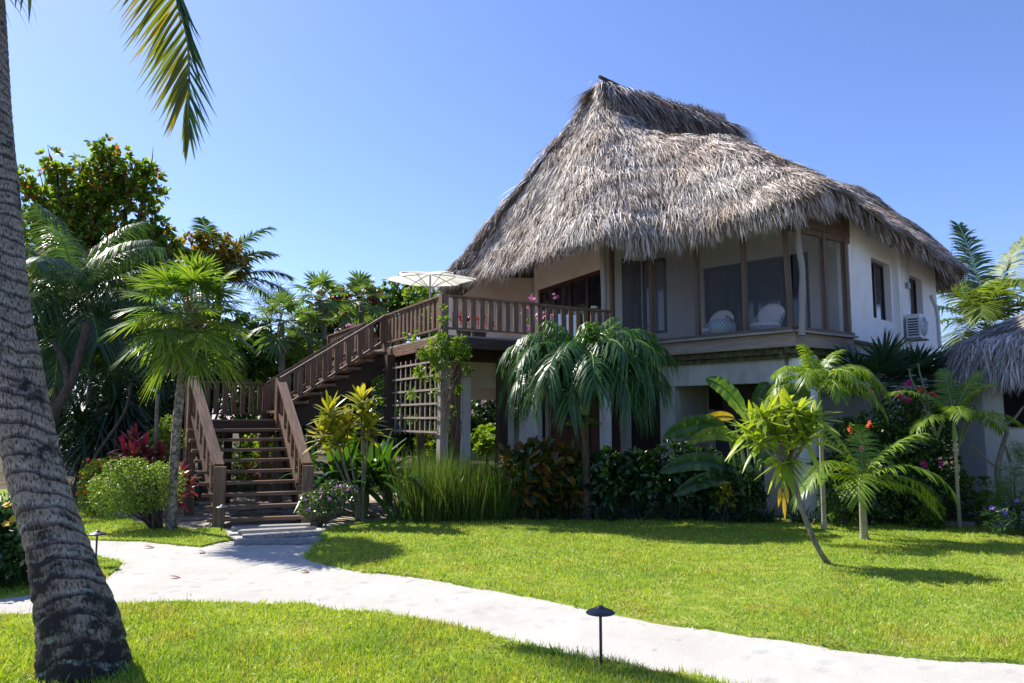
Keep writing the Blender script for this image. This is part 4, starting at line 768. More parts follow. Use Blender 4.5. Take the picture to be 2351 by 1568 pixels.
for k in np.linspace(0, 1, 13)[:-1]:
    a_ = TL + (KL - TL) * (k + 1 / 24); b_ = TR + (KR - TR) * (k + 1 / 24); beam(m, a_ + Z * (LZ - .02), b_ + Z * (LZ - .02), .13, .035, side=nrm(KL - TL))
m.build('landing_floor', 'wood', st)
for a_, b_ in ((TL, TR), (TR, KR), (KR, KL), (KL, TL)): sb('landing_beam', a_ + Z * (LZ - .15), b_ + Z * (LZ - .15), .06, .22, 'wood_dark' if a_ is not KL else 'wood', side=nrm(np.cross(b_ - a_, Z)))
for p, h in ((TL, LZ + .74), (TR, LZ + .78), (KR, LZ + .74), (KL, LZ + .74)): sb('landing_post', p, p + Z * h, .16, .16, side=nrm(TR - TL))
for p in ((TL + KL) / 2, (KL + KR) / 2): sb('landing_post', p, p + Z * (LZ - .2), .14, .14, 'wood_dark', side=nrm(TR - TL))
railing(st, TL + Z * LZ, KL + Z * LZ, .09, .76, 6); railing(st, KL + Z * LZ, KR + Z * LZ, .09, .76, 8)
UF0, UF1, UB0, UB1 = TR, DL, KR, DF0
for i in range(8):
    k = (i + .5) / 8.3; z_ = LZ + (DZ - LZ) * (i + 1) / 8.5 - .025; l = UF0 + (UF1 - UF0) * k; r = UB0 + (UB1 - UB0) * k; d = nrm(r - l)
    sb('tread', l - d * .12 + Z * z_, r + d * .1 + Z * z_, .30, .05, side=nrm(UF1 - UF0))
for s0_, s1_, o in ((UF0, UF1, .07), (UB0, UB1, -.07)):
    d = nrm(UB0 - UF0); sb('stringer', s0_ + d * o + Z * (LZ - .22), s1_ + d * o + Z * (DZ - .26), .07, .36, 'wood_dark', side=d)
stair_rail(UF0, UF1, LZ, DZ, 9, LZ + .78, DZ + RAILH, .07, .06); stair_rail(UB0, UB1, LZ, DZ, 9, LZ + .76, DZ + RAILH, .07, .06)

# ------------------------------------------------------------------ planks, trellis, parasol, path lamps
G_pl = 'grey planks laid as steps in the sand'
for k, (xa, ya, xb, yb, w, lab) in enumerate([(541, 1253, 737, 1250, .17, 'grey plank sunk in the sand nearest the path'), (556, 1242, 737, 1231, .15, 'grey plank in the sand, second from the path'), (546, 1231, 722, 1222, .17, 'grey plank in the sand, third from the path'), (532, 1222, 712, 1215, .16, 'grey plank in the sand closest to the stair foot')]):
    a_, b_ = gr(xa, ya), gr(xb, yb); x = MB(); beam(x, a_ + Z * .055, b_ + Z * .055, w, .06, side=np.cross(nrm(b_ - a_), Z)); tag(x.build('plank', 'slate'), lab, 'plank', G_pl)
tr = thing('trellis', 'weathered square lattice trellis hung below the deck', 'trellis', W(5.1, 13.2, 1.4))
def tpt(x, z): s_ = on_wall(x, 900, W(5.06, 14.6), W(5.06, 11.85))[0]; return W(5.06, 14.6 - s_, z)
for i in range(11): x_ = 887 + (1000 - 887) * (i / 10) ** 1.02; bm('upright', tpt(x_, 1.40), tpt(x_, 2.78), .03, .022, 'wood_trellis', tr, side=V)
for i in range(6): z_ = 1.46 + i * .245; bm('crosspiece', tpt(882, z_) - U * .022, tpt(1010, z_ - .0) - U * .022, .035, .018, 'wood_trellis', tr, side=Z)
um = thing('parasol', 'cream canvas parasol with scalloped edge tilted on the deck', 'parasol', W(6.3, 15.0, DZ))
pb = at(987, 700, 16.2); pb = np.array([pb[0], pb[1], DZ]); hub = pb + Z * 1.76; tl = R(1); ax = np.array([0, -math.sin(tl), math.cos(tl)]); e1 = np.array([1., 0, 0]); e2 = np.cross(ax, e1)
m = MB(); tube(m, [pb, pb + Z * 1.2, hub], .022, 8); m.build('pole', 'steel', um)
m = MB(); lathe(m, pb, [(.02, .06), (.03, .06), (.22, .04), (.23, 0)], 20); m.build('base', 'steel', um)
na, nr = 72, 12; Vv = []
for j in range(nr + 1):
    t = j / nr
    for i in range(na):
        a = 2 * math.pi * i / na + .05; kk = (a / (math.pi / 3)) % 1; sc = 1 - .30 * (math.sin(math.pi * kk)) ** 1.0 * t; rr = 1.06 * t * sc
        Vv.append(hub + (e1 * math.cos(a) + e2 * math.sin(a)) * rr + ax * (-.13 * t ** 1.7 - .05 * math.sin(math.pi * kk) * t))
i = np.arange(nr)[:, None] * na; j = np.arange(na)[None]; m = MB(); m.add(Vv, np.stack([i + j, i + (j + 1) % na, i + na + (j + 1) % na, i + na + j], -1).reshape(-1, 4), smooth=True); m.build('canopy', 'canopy', um)
for k in range(6):
    a = math.pi / 3 * k + .05; d = e1 * math.cos(a) + e2 * math.sin(a); m = MB(); tube(m, [hub - ax * .02 + d * 1.04 * t - ax * .13 * t ** 1.7 - ax * .012 for t in np.linspace(0.02, 1.03, 7)], .011, 5); rb = m.build('rib', 'steel', um)
    m = MB(); tube(m, [hub - Z * .36, hub + d * .6 - ax * .075], .009, 5); m.build('strut', 'steel', rb)
def lamp_at(p):
    L = thing('path_lamp', '', 'path lamp', p, 'low path lamps beside the sand path'); h = .40
    m = MB(); tube(m, [p - Z * .05, p + Z * (h - .06)], .0105, 10); m.build('stem', 'lamp', L)
    m = MB(); lathe(m, p, [(.0, h + .006), (.012, h + .004), (.023, h - .002), (.030, h - .010), (.034, h - .015), (.060, h - .021), (.084, h - .030), (.099, h - .042), (.098, h - .046), (.06, h - .034), (.02, h - .024)], 32); m.build('shade', 'lamp', L)
    return L
lp = gr(1380, 1532, .03); lamp = lamp_at(lp); lamp['label'] = 'dark mushroom path lamp at the edge of the foreground lawn'
l2 = copy_tree(lamp); l2.location = Vector(gr(219, 1301, .03)); l2['label'] = 'dark mushroom path lamp on the grass patch by the palm trunk'
l3 = copy_tree(lamp); l3.location = Vector(gr(508, 1222, .03)); l3['label'] = 'dark mushroom path lamp in front of the stair newel post'
# ------------------------------------------------------------------ leaning coconut palm in the foreground
ctl = [(201, 1540, 196, 5.05), (182, 1450, 164, 5.07), (165, 1377, 150, 5.1), (128, 1243, 119, 5.15), (94, 1133, 113, 5.2), (67, 1023, 112, 5.25), (48, 913, 108, 5.3), (30, 804, 104, 5.35), (13, 700, 98, 5.4), (-3, 500, 92, 5.55), (-18, 300, 86, 5.7), (-28, 100, 80, 5.9), (-38, -150, 72, 6.2), (-48, -520, 66, 6.6)]
pts = np.array([at(x, y, d) for x, y, w, d in ctl]); pts[0, 2] = -.05; rad = np.array([w / 2 / F * d for x, y, w, d in ctl])
ca = resample(pts, 340); dl = np.r_[0, np.cumsum(np.linalg.norm(np.diff(ca, axis=0), axis=1))]; d0 = np.r_[0, np.cumsum(np.linalg.norm(np.diff(pts, axis=0), axis=1))]; d0 *= dl[-1] / d0[-1]
palm = thing('coconut_palm', 'leaning coconut palm with a ringed grey trunk in the left foreground', 'palm tree', [*ca[0][:2], 0])
ns = 56; th = np.arange(ns + 1) / ns * 2 * math.pi; rr = np.interp(dl, d0, rad)
T = nrm(np.gradient(ca, axis=0)); A = nrm(np.cross(T, [0, 1, 0])); B = np.cross(T, A)
vv = dl[:, None] / np.interp(dl, [0, 1, 4, 8], [.16, .135, .12, .10])[:, None] + .45 * np.cos(th + 2.6)[None] + .25 * np.sin(2 * th + dl[:, None])
vv += .35 * (vnoise(np.cos(th)[None] + dl[:, None] * .0 + dl[:, None] * 1.3, np.sin(th)[None] + dl[:, None], .6, 41) - .5)
fr = vv - np.floor(vv); bulge = np.interp(fr, [0, .06, .18, .8, 1], [-.022, -.028, .022, .002, -.012])
bl = 1 + bulge * np.interp(dl, [0, 1.5, 8], [1.3, 1.2, 1.0])[:, None] + .05 * (vnoise(np.cos(th)[None] * .8 + dl[:, None], np.sin(th)[None] * .8 + 0 * dl[:, None], .35, 43) - .5)
ring = ca[:, None] + (rr[:, None] * bl)[..., None] * (np.cos(th)[None, :, None] * A[:, None] + np.sin(th)[None, :, None] * B[:, None])
i = np.arange(len(ca) - 1)[:, None] * (ns + 1); j = np.arange(ns)[None]; f = np.stack([i + j, i + j + 1, i + ns + 2 + j, i + ns + 1 + j], -1).reshape(-1, 4)
uvv = np.stack([np.broadcast_to(th / 2 / math.pi, vv.shape), vv], -1).reshape(-1, 2)
m = MB(); m.add(ring.reshape(-1, 3), f, uv=uvv[f.ravel()], smooth=True); m.build('trunk', 'palm_trunk', palm)
top = ca[-1] + np.array([-.02, .05, .15])
hp = resample([top, top + np.array([1.2, .9, .75]), at(385, -150, 7.7), at(409, 0, 7.8), at(430, 90, 7.85), at(434, 180, 7.85), at(432, 240, 7.8), at(432, 288, 7.75)], 60)
m = MB(); q = hp; tt = np.linspace(0, 1, 60); T = nrm(np.gradient(q, axis=0)); i0 = 14
n_ = 60 - i0; k = np.arange(i0, 60); u_ = (k - i0) / (n_ - 1)
# leaflets hang from the rachis; the left row is long and back-lit
for rep in range(3):
    P_ = q[k] + rng.normal(scale=.01, size=(n_, 3)); ang = np.interp(u_, [0, .3, .6, .8, 1], [1.5, 1.0, .62, .5, .12])[:, None]
    D = -Z + np.array([-1., 0, 0]) * ang * rng.uniform(.8, 1.15, (n_, 1)) + np.array([0, -.12, 0]) + rdir(n_) * .05; D = np.where((u_ > .9)[:, None], T[k] * .9 + D * .3, D)
    strips(m, P_, D, np.array([.85, .25, -.35]) + rdir(n_) * .2, np.interp(u_, [0, .3, .7, .9, 1], [1.15, 1.05, .85, .62, .44]) * rng.uniform(.8, 1.08, n_), rng.uniform(.032, .048, n_), .08, (.6, 1, .9, .5, .05))
lf = MB(); 
for rep in range(2):
    P_ = q[k]; sp = np.interp(u_, [0, .5, .7, .9, 1], [.12, .14, .5, .55, .2])[:, None]; D = -Z + np.array([1., .1, 0]) * sp * rng.uniform(.6, 1.4, (n_, 1)) + rdir(n_) * .06
    strips(lf, P_, D, np.array([.5, .6, -.1]) + rdir(n_) * .4, np.interp(u_, [0, .6, .8, 1], [.66, .64, .62, .40]) * rng.uniform(.8, 1.1, n_), rng.uniform(.026, .036, n_), .05, (.6, 1, .9, .5, .05), 2)
m.v += []; m2 = m
for v_, f_, a_ in zip(lf.v, lf.f, lf.m): m2.add(v_, f_ - f_.min(), 2)
tube(m2, q, np.linspace(.035, .008, 60), 7, 1); m2.build('frond', ['coco_yel', 'crownshaft', 'coco'], palm)
for az, e0, e1_, L in [(95, 60, 5, 3.0), (140, 50, -30, 3.2), (170, 35, -45, 3.3), (205, 50, -30, 3.2), (240, 40, -45, 3.2), (270, 55, -20, 3.2), (300, 30, -35, 2.9), (20, 62, 30, 2.9), (330, 45, -15, 3.0)]:
    m = MB(); frond(m, arc(top, az, e0, e1_, L), 46, .75, .035, .45, .15, .12); m.build('frond', ['coco', 'crownshaft'], palm)
m = MB(); e = at(-30, -38, 6.0); frond(m, [top, (top + e) / 2 + np.array([-.5, -.2, .5]), at(-120, -110, 6.0), e, at(25, -30, 5.95), at(70, -8, 5.9)], 46, .34, .028, 1.1, -.3, .35, fwd=.3); m.build('frond', ['coco_bright', 'crownshaft'], palm)

# ------------------------------------------------------------------ palms
def pinnate_palm(name, label, base, crown, fr, Lf, wf, leaf, stem=.09, bark='bark_pale', n=44, group=None, hang=.5, vee=.15, shaft=0, cat='palm tree', lean=(0, 0, 0), rr=.014, fwd=.45, start=.12, thin=None, jit=.12):
    base = np.asarray(base, float); crown = np.asarray(crown, float); p = thing(name, label, cat, [base[0], base[1], 0], group)
    c = resample([base - Z * .03, (base + crown) / 2 + np.asarray(lean), crown], 14); m = MB(); tube(m, c, np.interp(np.linspace(0, 1, 14), [0, .12, 1], [stem * 1.45, stem, thin or stem * .8]), 12); m.build('trunk', bark, p)
    if shaft: m = MB(); tube(m, [crown - Z * .02, crown + Z * shaft * .3, crown + Z * shaft], [stem * 1.0, stem * 1.25, stem * .45], 12); m.build('crownshaft', 'crownshaft', p)
    o = crown + Z * shaft * .95
    for fq in fr:
        az, e0, e1_, L = fq[:4]; lm = fq[4] if len(fq) > 4 else leaf
        m = MB(); frond(m, arc(o + rdir(1)[0] * stem * .4, az, e0, e1_, L, wob=rng.uniform(-15, 15)), n, Lf * min(1, .45 + L / 3), wf, hang, vee, start, rad=rr, fwd=fwd, jit=jit); m.build('frond', [lm, 'crownshaft'], p)
    return p, o
def ring_fr(n, e0s, e1s, L, az0=0, jit=9):
    out = []
    for k in range(n):
        q = (k * .382 * 360 + az0) % 360; r_ = k / max(1, n - 1); out.append((q + rng.uniform(-jit, jit), e0s[0] + (e0s[1] - e0s[0]) * r_, e1s[0] + (e1s[1] - e1s[0]) * r_, L * rng.uniform(.85, 1.1)))
    return out
def G0(x, D): p = at(x, 960, D); p[2] = 0; return p
pinnate_palm('coconut_palm', 'drooping dark coconut palm behind the foreground trunk', G0(104, 16.5), at(175, 690, 16.5), ring_fr(24, (82, -30), (10, -85), 2.8), .80, .032, 'coco', .14, 'bark', hang=.95, n=96, jit=.07)
pinnate_palm('coconut_palm', 'coconut palm with wide fronds behind the fan palm crown', G0(470, 24), at(500, 655, 24), ring_fr(16, (75, 5), (10, -50), 2.7), .7, .055, 'coco', .14, 'bark', hang=.4, n=64)
pinnate_palm('coconut_palm', 'low coconut palm in shade beneath the almond tree', G0(250, 19), at(270, 860, 19), ring_fr(15, (70, -10), (0, -70), 2.6), .65, .045, 'coco', .14, 'bark', n=60)
pinnate_palm('coconut_palm', 'sunlit coconut palm behind the house beside the small hut', G0(2262, 22), at(2268, 752, 22), [(100, 85, 60, 3.46), (160, 76, 48, 3.46), (20, 70, 40, 3.46, 'coco_bright'), (200, 55, -25, 2.81, 'coco_bright'), (340, 55, -5, 3.24), (230, 45, -60, 2.48, 'coco_bright'), (300, 50, -50, 2.59, 'coco_bright'), (180, 20, -60, 2.59, 'coco_bright'), (0, 35, -30, 3.24, 'coco_bright'), (260, 65, -40, 2.81, 'coco_bright'), (320, 15, -60, 2.59, 'coco_bright'), (215, 5, -65, 2.38, 'coco_bright'), (80, 60, 10, 3.02, 'coco_bright'), (130, 40, -20, 3.02)], .85, .055, 'coco', .15, 'bark', hang=.35, n=84)
ap, ao = pinnate_palm('christmas_palm', 'dense palm with arching drooping fronds before the deck corner', G0(1345, 12.35), at(1343, 950, 12.3), [(252, 72, -84, 1.57), (278, 62, -90, 1.53), (300, 70, -80, 1.71), (322, 66, -70, 1.84), (348, 68, -66, 1.89), (12, 72, -45, 1.62), (50, 80, -20, 1.35), (95, 78, -20, 1.35), (140, 76, -30, 1.44), (168, 70, -60, 1.75), (190, 68, -72, 1.89), (214, 66, -78, 1.80), (234, 58, -88, 1.53), (308, 40, -92, 1.57), (335, 44, -86, 1.67), (200, 40, -90, 1.67), (5, 48, -80, 1.71), (178, 46, -82, 1.71), (262, 84, 10, 1.17), (320, 82, 20, 1.22), (205, 82, 10, 1.26), (285, 86, 30, 1.08), (20, 80, 20, 1.26), (170, 82, 30, 1.17), (292, 35, -98, 1.71), (225, 36, -96, 1.62), (255, 25, -98, 1.53), (325, 25, -98, 1.57), (200, 22, -98, 1.53), (275, 50, -98, 1.80), (240, 55, -96, 1.80), (310, 55, -97, 1.84), (345, 78, -30, 1.53), (196, 80, -40, 1.53)], .46, .030, 'adonidia', .075, 'bark', n=64, hang=1.15, vee=.25, shaft=.58, rr=.014, start=.15, fwd=.3, jit=.24)
m = MB(); o = at(1342, 968, 12.2)
for k in range(26):
    d = nrm(np.array([rng.normal() * .9, rng.normal() * .5 - .4, rng.uniform(-.6, .5)])); q = arc(o, math.degrees(math.atan2(d[1], d[0])), 25, -60, rng.uniform(.2, .36), 6); tube(m, q, .004, 4)
    for r_ in q[2:]: strips(m, np.repeat(r_[None], 4, 0), rdir(4), rdir(4), .03, .018, 0, (.6, 1, .6))
m.build('fruit_stalk', 'feather', ap)
pinnate_palm('young_palm', 'tall slender young palm with a pale ringed stem on the lawn edge', gr(1893, 1222), at(1884, 975, 10.95), [(215, 84, 35, 0.78), (150, 76, -50, 0.87), (195, 72, -70, 1.01), (235, 68, -80, 0.92), (330, 66, -75, 1.06), (5, 68, -70, 1.15), (290, 68, -75, 0.92), (350, 48, -80, 1.15), (192, 50, -85, 1.01), (265, 44, -80, 0.83), (90, 78, 0, 0.78), (312, 40, -82, 1.01), (170, 34, -80, 0.92), (20, 84, 10, 0.87), (340, 20, -80, 1.01)], .34, .021, 'areca', .036, 'bark_pale', n=52, hang=.6, shaft=.5, group='young palms on the lawn', thin=.03)
pinnate_palm('young_palm', 'short stocky young palm with a forked pale stump on the lawn', gr(1985, 1244), at(1977, 1105, 10.1), [(172, 64, 5, 1.3), (150, 74, 30, 1.0), (12, 54, -5, 1.25), (345, 60, 10, 1.05), (200, 48, -72, 1.15), (330, 38, -75, 1.25), (5, 22, -70, 1.2), (245, 28, -80, .85), (185, 25, -75, 1.05), (60, 78, 30, .9), (350, 8, -65, 1.0)], .38, .024, 'areca', .055, 'bark_pale', n=44, hang=.45, group='young palms on the lawn', thin=.035)
pinnate_palm('young_palm', 'thin young palm standing before the flowering bougainvillea on the right', gr(2204, 1218), at(2192, 1010, 11.1), [(30, 60, 10, 1.08), (175, 58, -20, 1.03), (75, 75, 30, 0.99), (340, 30, -50, 0.90), (205, 25, -60, 0.81), (300, 35, -55, 0.81), (250, 42, -50, 0.85), (10, 20, -55, 0.90), (130, 62, 0, 0.90), (320, 68, 10, 0.81), (20, 68, 30, 0.99)], .34, .021, 'areca', .03, 'bark_pale', n=44, hang=.45, shaft=.3, group='young palms on the lawn', thin=.022)

def fan_palm(name, label, base, crown, n, Lp, Rr, leaf, stem, els=(80, -50), bark='bark_grey', az0=0, group=None, nseg=26, dead=0, boot=0, tip=.25, sag=15):
    base = np.asarray(base, float); crown = np.asarray(crown, float); p = thing(name, label, 'palm tree', [base[0], base[1], 0], group); m = MB(); c = resample([base - Z * .03, (base + crown) / 2 + rdir(1)[0] * .05 * [1, 1, 0], crown], 12)
    tube(m, c, np.interp(np.linspace(0, 1, 12), [0, .15, 1], [stem * 1.35, stem, stem * 1.05]), 12); m.build('trunk', bark, p)
    if boot:
        m = MB()
        for k in range(boot): a = rng.uniform(0, 2 * math.pi); z_ = rng.uniform(-.55, .1); d = np.array([math.cos(a), math.sin(a), 0]); strips(m, [crown + Z * z_ + d * stem * .8], [d * .6 + Z * .8], [np.cross(d, Z)], rng.uniform(.25, .5), .05, .2, (1, .8, .5, .3))
        m.build('leaf_bases', 'fibre', p)
    for k in range(n):
        r_ = k / (n - 1); el = R(els[0] + (els[1] - els[0]) * r_ + rng.uniform(-8, 8)); a = R(k * 137.5 + az0 + rng.uniform(-8, 8)); d = np.array([math.cos(el) * math.cos(a), math.cos(el) * math.sin(a), math.sin(el)])
        m = MB(); fan_leaf(m, crown + d * stem * .5, d, Lp * rng.uniform(.85, 1.15), Rr * rng.uniform(.88, 1.08), nseg, 130, tipdroop=tip, sag=sag, rad=.008 * Rr / .6); m.build('fan_leaf', [leaf, 'crownshaft'], p)
    for k in range(dead):
        a = rng.uniform(0, 6.3); d = np.array([math.cos(a) * .5, math.sin(a) * .5, -1]); m = MB(); fan_leaf(m, crown - Z * .15, d, .35, Rr * .75, 16, 60, tipdroop=.1, wscale=1.4); m.build('dead_fan_leaf', ['fibre', 'fibre'], p)
    return p
fp = fan_palm('fan_palm', 'fan palm with a rough pale trunk beside the clipped bush', gr(392, 1222), at(437, 722, 11.1), 40, .62, .56, 'fan', .066, (86, -58), 'bark_fan', boot=70, dead=5, tip=.26, sag=10, nseg=34)
m = MB()
for k in range(5):
    o = at(437, 750, 11.1); q = arc(o, [200, 185, 330, 260, 20][k], 20, -35, .75, 7); tube(m, q, .008, 4); P_ = np.repeat(q[2:], 26, 0); P_ = P_ + rng.normal(scale=.05, size=P_.shape); strips(m, P_, rdir(len(P_)), rdir(len(P_)), .03, .014, 0, (.6, 1, .5))
m.build('fruit_stalk', 'croton_yel', fp)
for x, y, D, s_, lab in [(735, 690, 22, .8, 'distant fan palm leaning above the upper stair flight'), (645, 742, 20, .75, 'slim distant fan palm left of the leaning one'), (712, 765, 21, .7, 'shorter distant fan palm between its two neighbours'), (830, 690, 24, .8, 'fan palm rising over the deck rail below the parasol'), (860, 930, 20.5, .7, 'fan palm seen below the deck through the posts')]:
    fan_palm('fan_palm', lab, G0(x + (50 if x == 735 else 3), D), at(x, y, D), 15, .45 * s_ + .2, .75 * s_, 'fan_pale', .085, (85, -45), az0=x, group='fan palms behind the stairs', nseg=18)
fan_palm('fan_palm', 'dark fan palm below the air conditioner', G0(2020, 12.9), at(2015, 895, 12.9), 13, .5, .68, 'fan_dark', .09, (78, 0), group=None, tip=.12, sag=5)
fan_palm('fan_palm', 'dark fan palm beside the small hut roof', G0(2105, 13.6), at(2100, 895, 13.6), 11, .45, .68, 'fan_dark', .09, (75, 0), az0=60, tip=.12, sag=5)

# ------------------------------------------------------------------ broadleaf trees and background greenery
def tree(name, label, base, blobs, n, Ll, lw, leaf, r0, up=.4, clump=7, group=None, prof=(.25, 1, .9, .1), twigs=0, cat='tree', bark='bark', fork=.4, shell=.5):
    base = np.asarray(base, float); p = thing(name, label, cat, [base[0], base[1], 0], group); m = MB(); limbs(m, base, [np.array(b[:3]) for b in blobs], r0, fork=fork)
    for k in range(twigs):
        b = blobs[k % len(blobs)]; d = nrm(rdir(1)[0] + Z * .7); c = np.array(b[:3]); tube(m, resample([c, c + d * b[3] * .7, c + d * b[3] * 1.35 + rdir(1)[0] * .15], 6), np.linspace(.025, .005, 6), 4)
    m.build('trunk', bark, p); m = MB(); blob_leaves(m, blobs, n, Ll, lw, clump=clump, up=up, prof=prof, shell=shell)
    leafs = leaf if isinstance(leaf, (list, tuple)) else [leaf]; m.build('crown', leafs[0], p); return p
def B_(lst, D): return [(*at(x, y, D + (q[0] if q else 0)), px_r(r, D)) for x, y, r, *q in lst]
tree('almond_tree', 'tall sea almond tree with red and green leaves at the left', G0(215, 21), B_([(130, 390, 48), (215, 395, 52), (285, 385, 42), (330, 440, 55), (195, 470, 70), (100, 450, 45), (300, 540, 75), (360, 520, 38), (250, 640, 80), (130, 570, 70), (55, 425, 34), (330, 640, 70), (70, 520, 50), (355, 600, 42), (235, 345, 30), (345, 385, 28), (170, 700, 80), (300, 740, 80), (200, 560, 80), (120, 640, 70), (380, 565, 42), (300, 630, 70), (160, 500, 70), (255, 440, 60)], 21), 19000, .19, .10, 'almond', .22, .25, 9, twigs=34, prof=(.15, .6, 1, .75, .15), shell=.15)
tree('almond_tree', 'orange leaved almond tree behind the fan palm', G0(470, 23), B_([(440, 565, 34), (490, 560, 34), (525, 575, 28), (410, 600, 34), (470, 605, 40), (540, 610, 30)], 23), 1700, .18, .10, 'almond_orange', .15, .25, 7, twigs=12, prof=(.15, .6, 1, .75, .15))
tree('almond_tree', 'red tinged almond tree behind the upper stair flight', G0(800, 27), B_([(770, 700, 40), (810, 695, 38), (850, 690, 30), (790, 750, 60), (850, 740, 45), (740, 730, 40)], 27), 2800, .24, .13, 'tree_red', .16, .25, 7, prof=(.15, .6, 1, .75, .15))
tree('tree', 'light green tree behind the parasol', G0(900, 28), B_([(885, 690, 38), (920, 670, 34), (950, 690, 40), (905, 730, 55), (860, 740, 50), (975, 725, 45)], 28), 3600, .2, .1, 'tree_green', .15)
tree('tree', 'round green tree beside the thatch eave', G0(985, 27), B_([(965, 680, 35), (1000, 690, 35), (985, 730, 50), (1020, 730, 40)], 27), 2000, .18, .08, 'tree_lime', .15)
t_ = thing('casuarina', 'thin wispy casuarina far behind the stairs', 'tree', G0(640, 30)); m = MB(); limbs(m, G0(640, 30), [at(x, y, 30) for x, y in ((640, 665), (628, 700), (652, 700), (590, 690), (600, 720))], .09, fork=.7); m.build('trunk', 'bark', t_); m = MB()
for x, y in ((641, 668), (634, 690), (650, 690), (590, 695), (600, 712), (625, 720)):
    P_ = at(x, y, 30) + rng.normal(scale=.22, size=(150, 3)); strips(m, P_, np.array([.35, 0, .6]) + rdir(150) * .5, rdir(150), .32, .013, .3, (1, .7, .2))
m.build('crown', 'tree_dark', t_)
hedge = 'bushes and small trees closing the garden at the back'
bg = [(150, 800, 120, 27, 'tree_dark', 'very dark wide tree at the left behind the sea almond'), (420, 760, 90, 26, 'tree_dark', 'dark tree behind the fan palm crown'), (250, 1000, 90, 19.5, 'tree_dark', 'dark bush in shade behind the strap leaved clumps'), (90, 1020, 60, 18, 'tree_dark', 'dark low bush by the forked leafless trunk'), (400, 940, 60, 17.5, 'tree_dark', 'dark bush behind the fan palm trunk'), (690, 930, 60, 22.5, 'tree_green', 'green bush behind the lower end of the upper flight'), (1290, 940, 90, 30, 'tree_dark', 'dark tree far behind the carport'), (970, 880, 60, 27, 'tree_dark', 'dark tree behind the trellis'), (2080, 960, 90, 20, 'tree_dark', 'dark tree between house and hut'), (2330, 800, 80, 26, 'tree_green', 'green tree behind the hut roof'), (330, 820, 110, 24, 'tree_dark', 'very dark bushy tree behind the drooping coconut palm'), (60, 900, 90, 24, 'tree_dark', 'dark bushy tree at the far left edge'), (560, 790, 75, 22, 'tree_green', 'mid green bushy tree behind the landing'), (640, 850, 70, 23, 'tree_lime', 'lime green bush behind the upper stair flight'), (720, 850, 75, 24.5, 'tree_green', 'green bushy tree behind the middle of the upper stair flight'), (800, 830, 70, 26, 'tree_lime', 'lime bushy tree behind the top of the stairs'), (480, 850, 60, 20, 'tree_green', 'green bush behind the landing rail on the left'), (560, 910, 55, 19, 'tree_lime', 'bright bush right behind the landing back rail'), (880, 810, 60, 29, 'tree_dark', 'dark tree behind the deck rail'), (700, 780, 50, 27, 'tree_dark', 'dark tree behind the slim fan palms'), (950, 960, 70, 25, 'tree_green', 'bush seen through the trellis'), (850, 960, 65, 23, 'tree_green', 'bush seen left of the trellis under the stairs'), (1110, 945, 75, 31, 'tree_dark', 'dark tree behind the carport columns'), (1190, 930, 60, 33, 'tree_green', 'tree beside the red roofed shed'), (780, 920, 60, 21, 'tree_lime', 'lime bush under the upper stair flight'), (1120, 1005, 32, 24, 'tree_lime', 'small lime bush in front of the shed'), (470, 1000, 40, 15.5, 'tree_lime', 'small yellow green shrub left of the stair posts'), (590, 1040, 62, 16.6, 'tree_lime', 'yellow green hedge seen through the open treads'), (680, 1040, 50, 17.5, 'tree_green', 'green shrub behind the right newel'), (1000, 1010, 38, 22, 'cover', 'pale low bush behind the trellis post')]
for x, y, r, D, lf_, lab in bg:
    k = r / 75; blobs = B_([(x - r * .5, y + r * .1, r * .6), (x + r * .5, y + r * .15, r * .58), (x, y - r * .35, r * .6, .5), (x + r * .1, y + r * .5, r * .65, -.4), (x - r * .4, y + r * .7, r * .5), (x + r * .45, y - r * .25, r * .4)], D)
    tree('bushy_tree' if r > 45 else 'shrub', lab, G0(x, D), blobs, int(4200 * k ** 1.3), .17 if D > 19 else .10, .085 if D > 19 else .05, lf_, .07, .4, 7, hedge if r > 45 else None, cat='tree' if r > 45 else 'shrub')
# far wood, a mass nobody could count
m = MB(); P_ = np.array([[x + rng.normal(), 36 + rng.normal() * 1.5, rng.uniform(.6, 2.6), rng.uniform(1.2, 1.9)] for x in np.arange(-34, 44, 1.6)]); blob_leaves(m, [(*q[:3], q[3], q[3], q[3]) for q in P_], 26000, .36, .2, up=.4, clump=6, shell=.3)
tag(m.build('far_wood', 'tree_dark'), 'dark far belt of trees closing the view behind the garden', 'wood', kind='stuff')
# dark pandanus clumps, trunks
for x, y, D, r, n, lab in [(235, 960, 15.5, .95, 240, 'dark clump of long strap leaves left of the fan palm trunk'), (180, 1000, 16.5, .9, 200, 'dark strap leaved clump behind the slanting branches'), (300, 930, 17.5, .9, 180, 'dark strap leaved clump in deep shade behind the red plants')]:
    p = thing('pandanus', lab, 'plant', G0(x, D), 'dark strap leaved clumps'); c = at(x, y, D); m = MB(); limbs(m, G0(x, D), [c + rdir(1)[0] * .3 for _ in range(4)], .09); m.build('stem', 'bark', p); m = MB()
    for q in range(6):
        cc = c + rdir(1)[0] * r * .45; k = n // 6; d = rdir(k) + Z * .55; strips(m, np.repeat(cc[None], k, 0), d, np.cross(d, Z) + rdir(k) * .1, rng.uniform(.7, 1.25, k) * r, .06, rng.uniform(.4, 1.2, k), (.7, 1, .9, .6, .05), fold=.3)
    m.build('foliage', 'pandan', p)
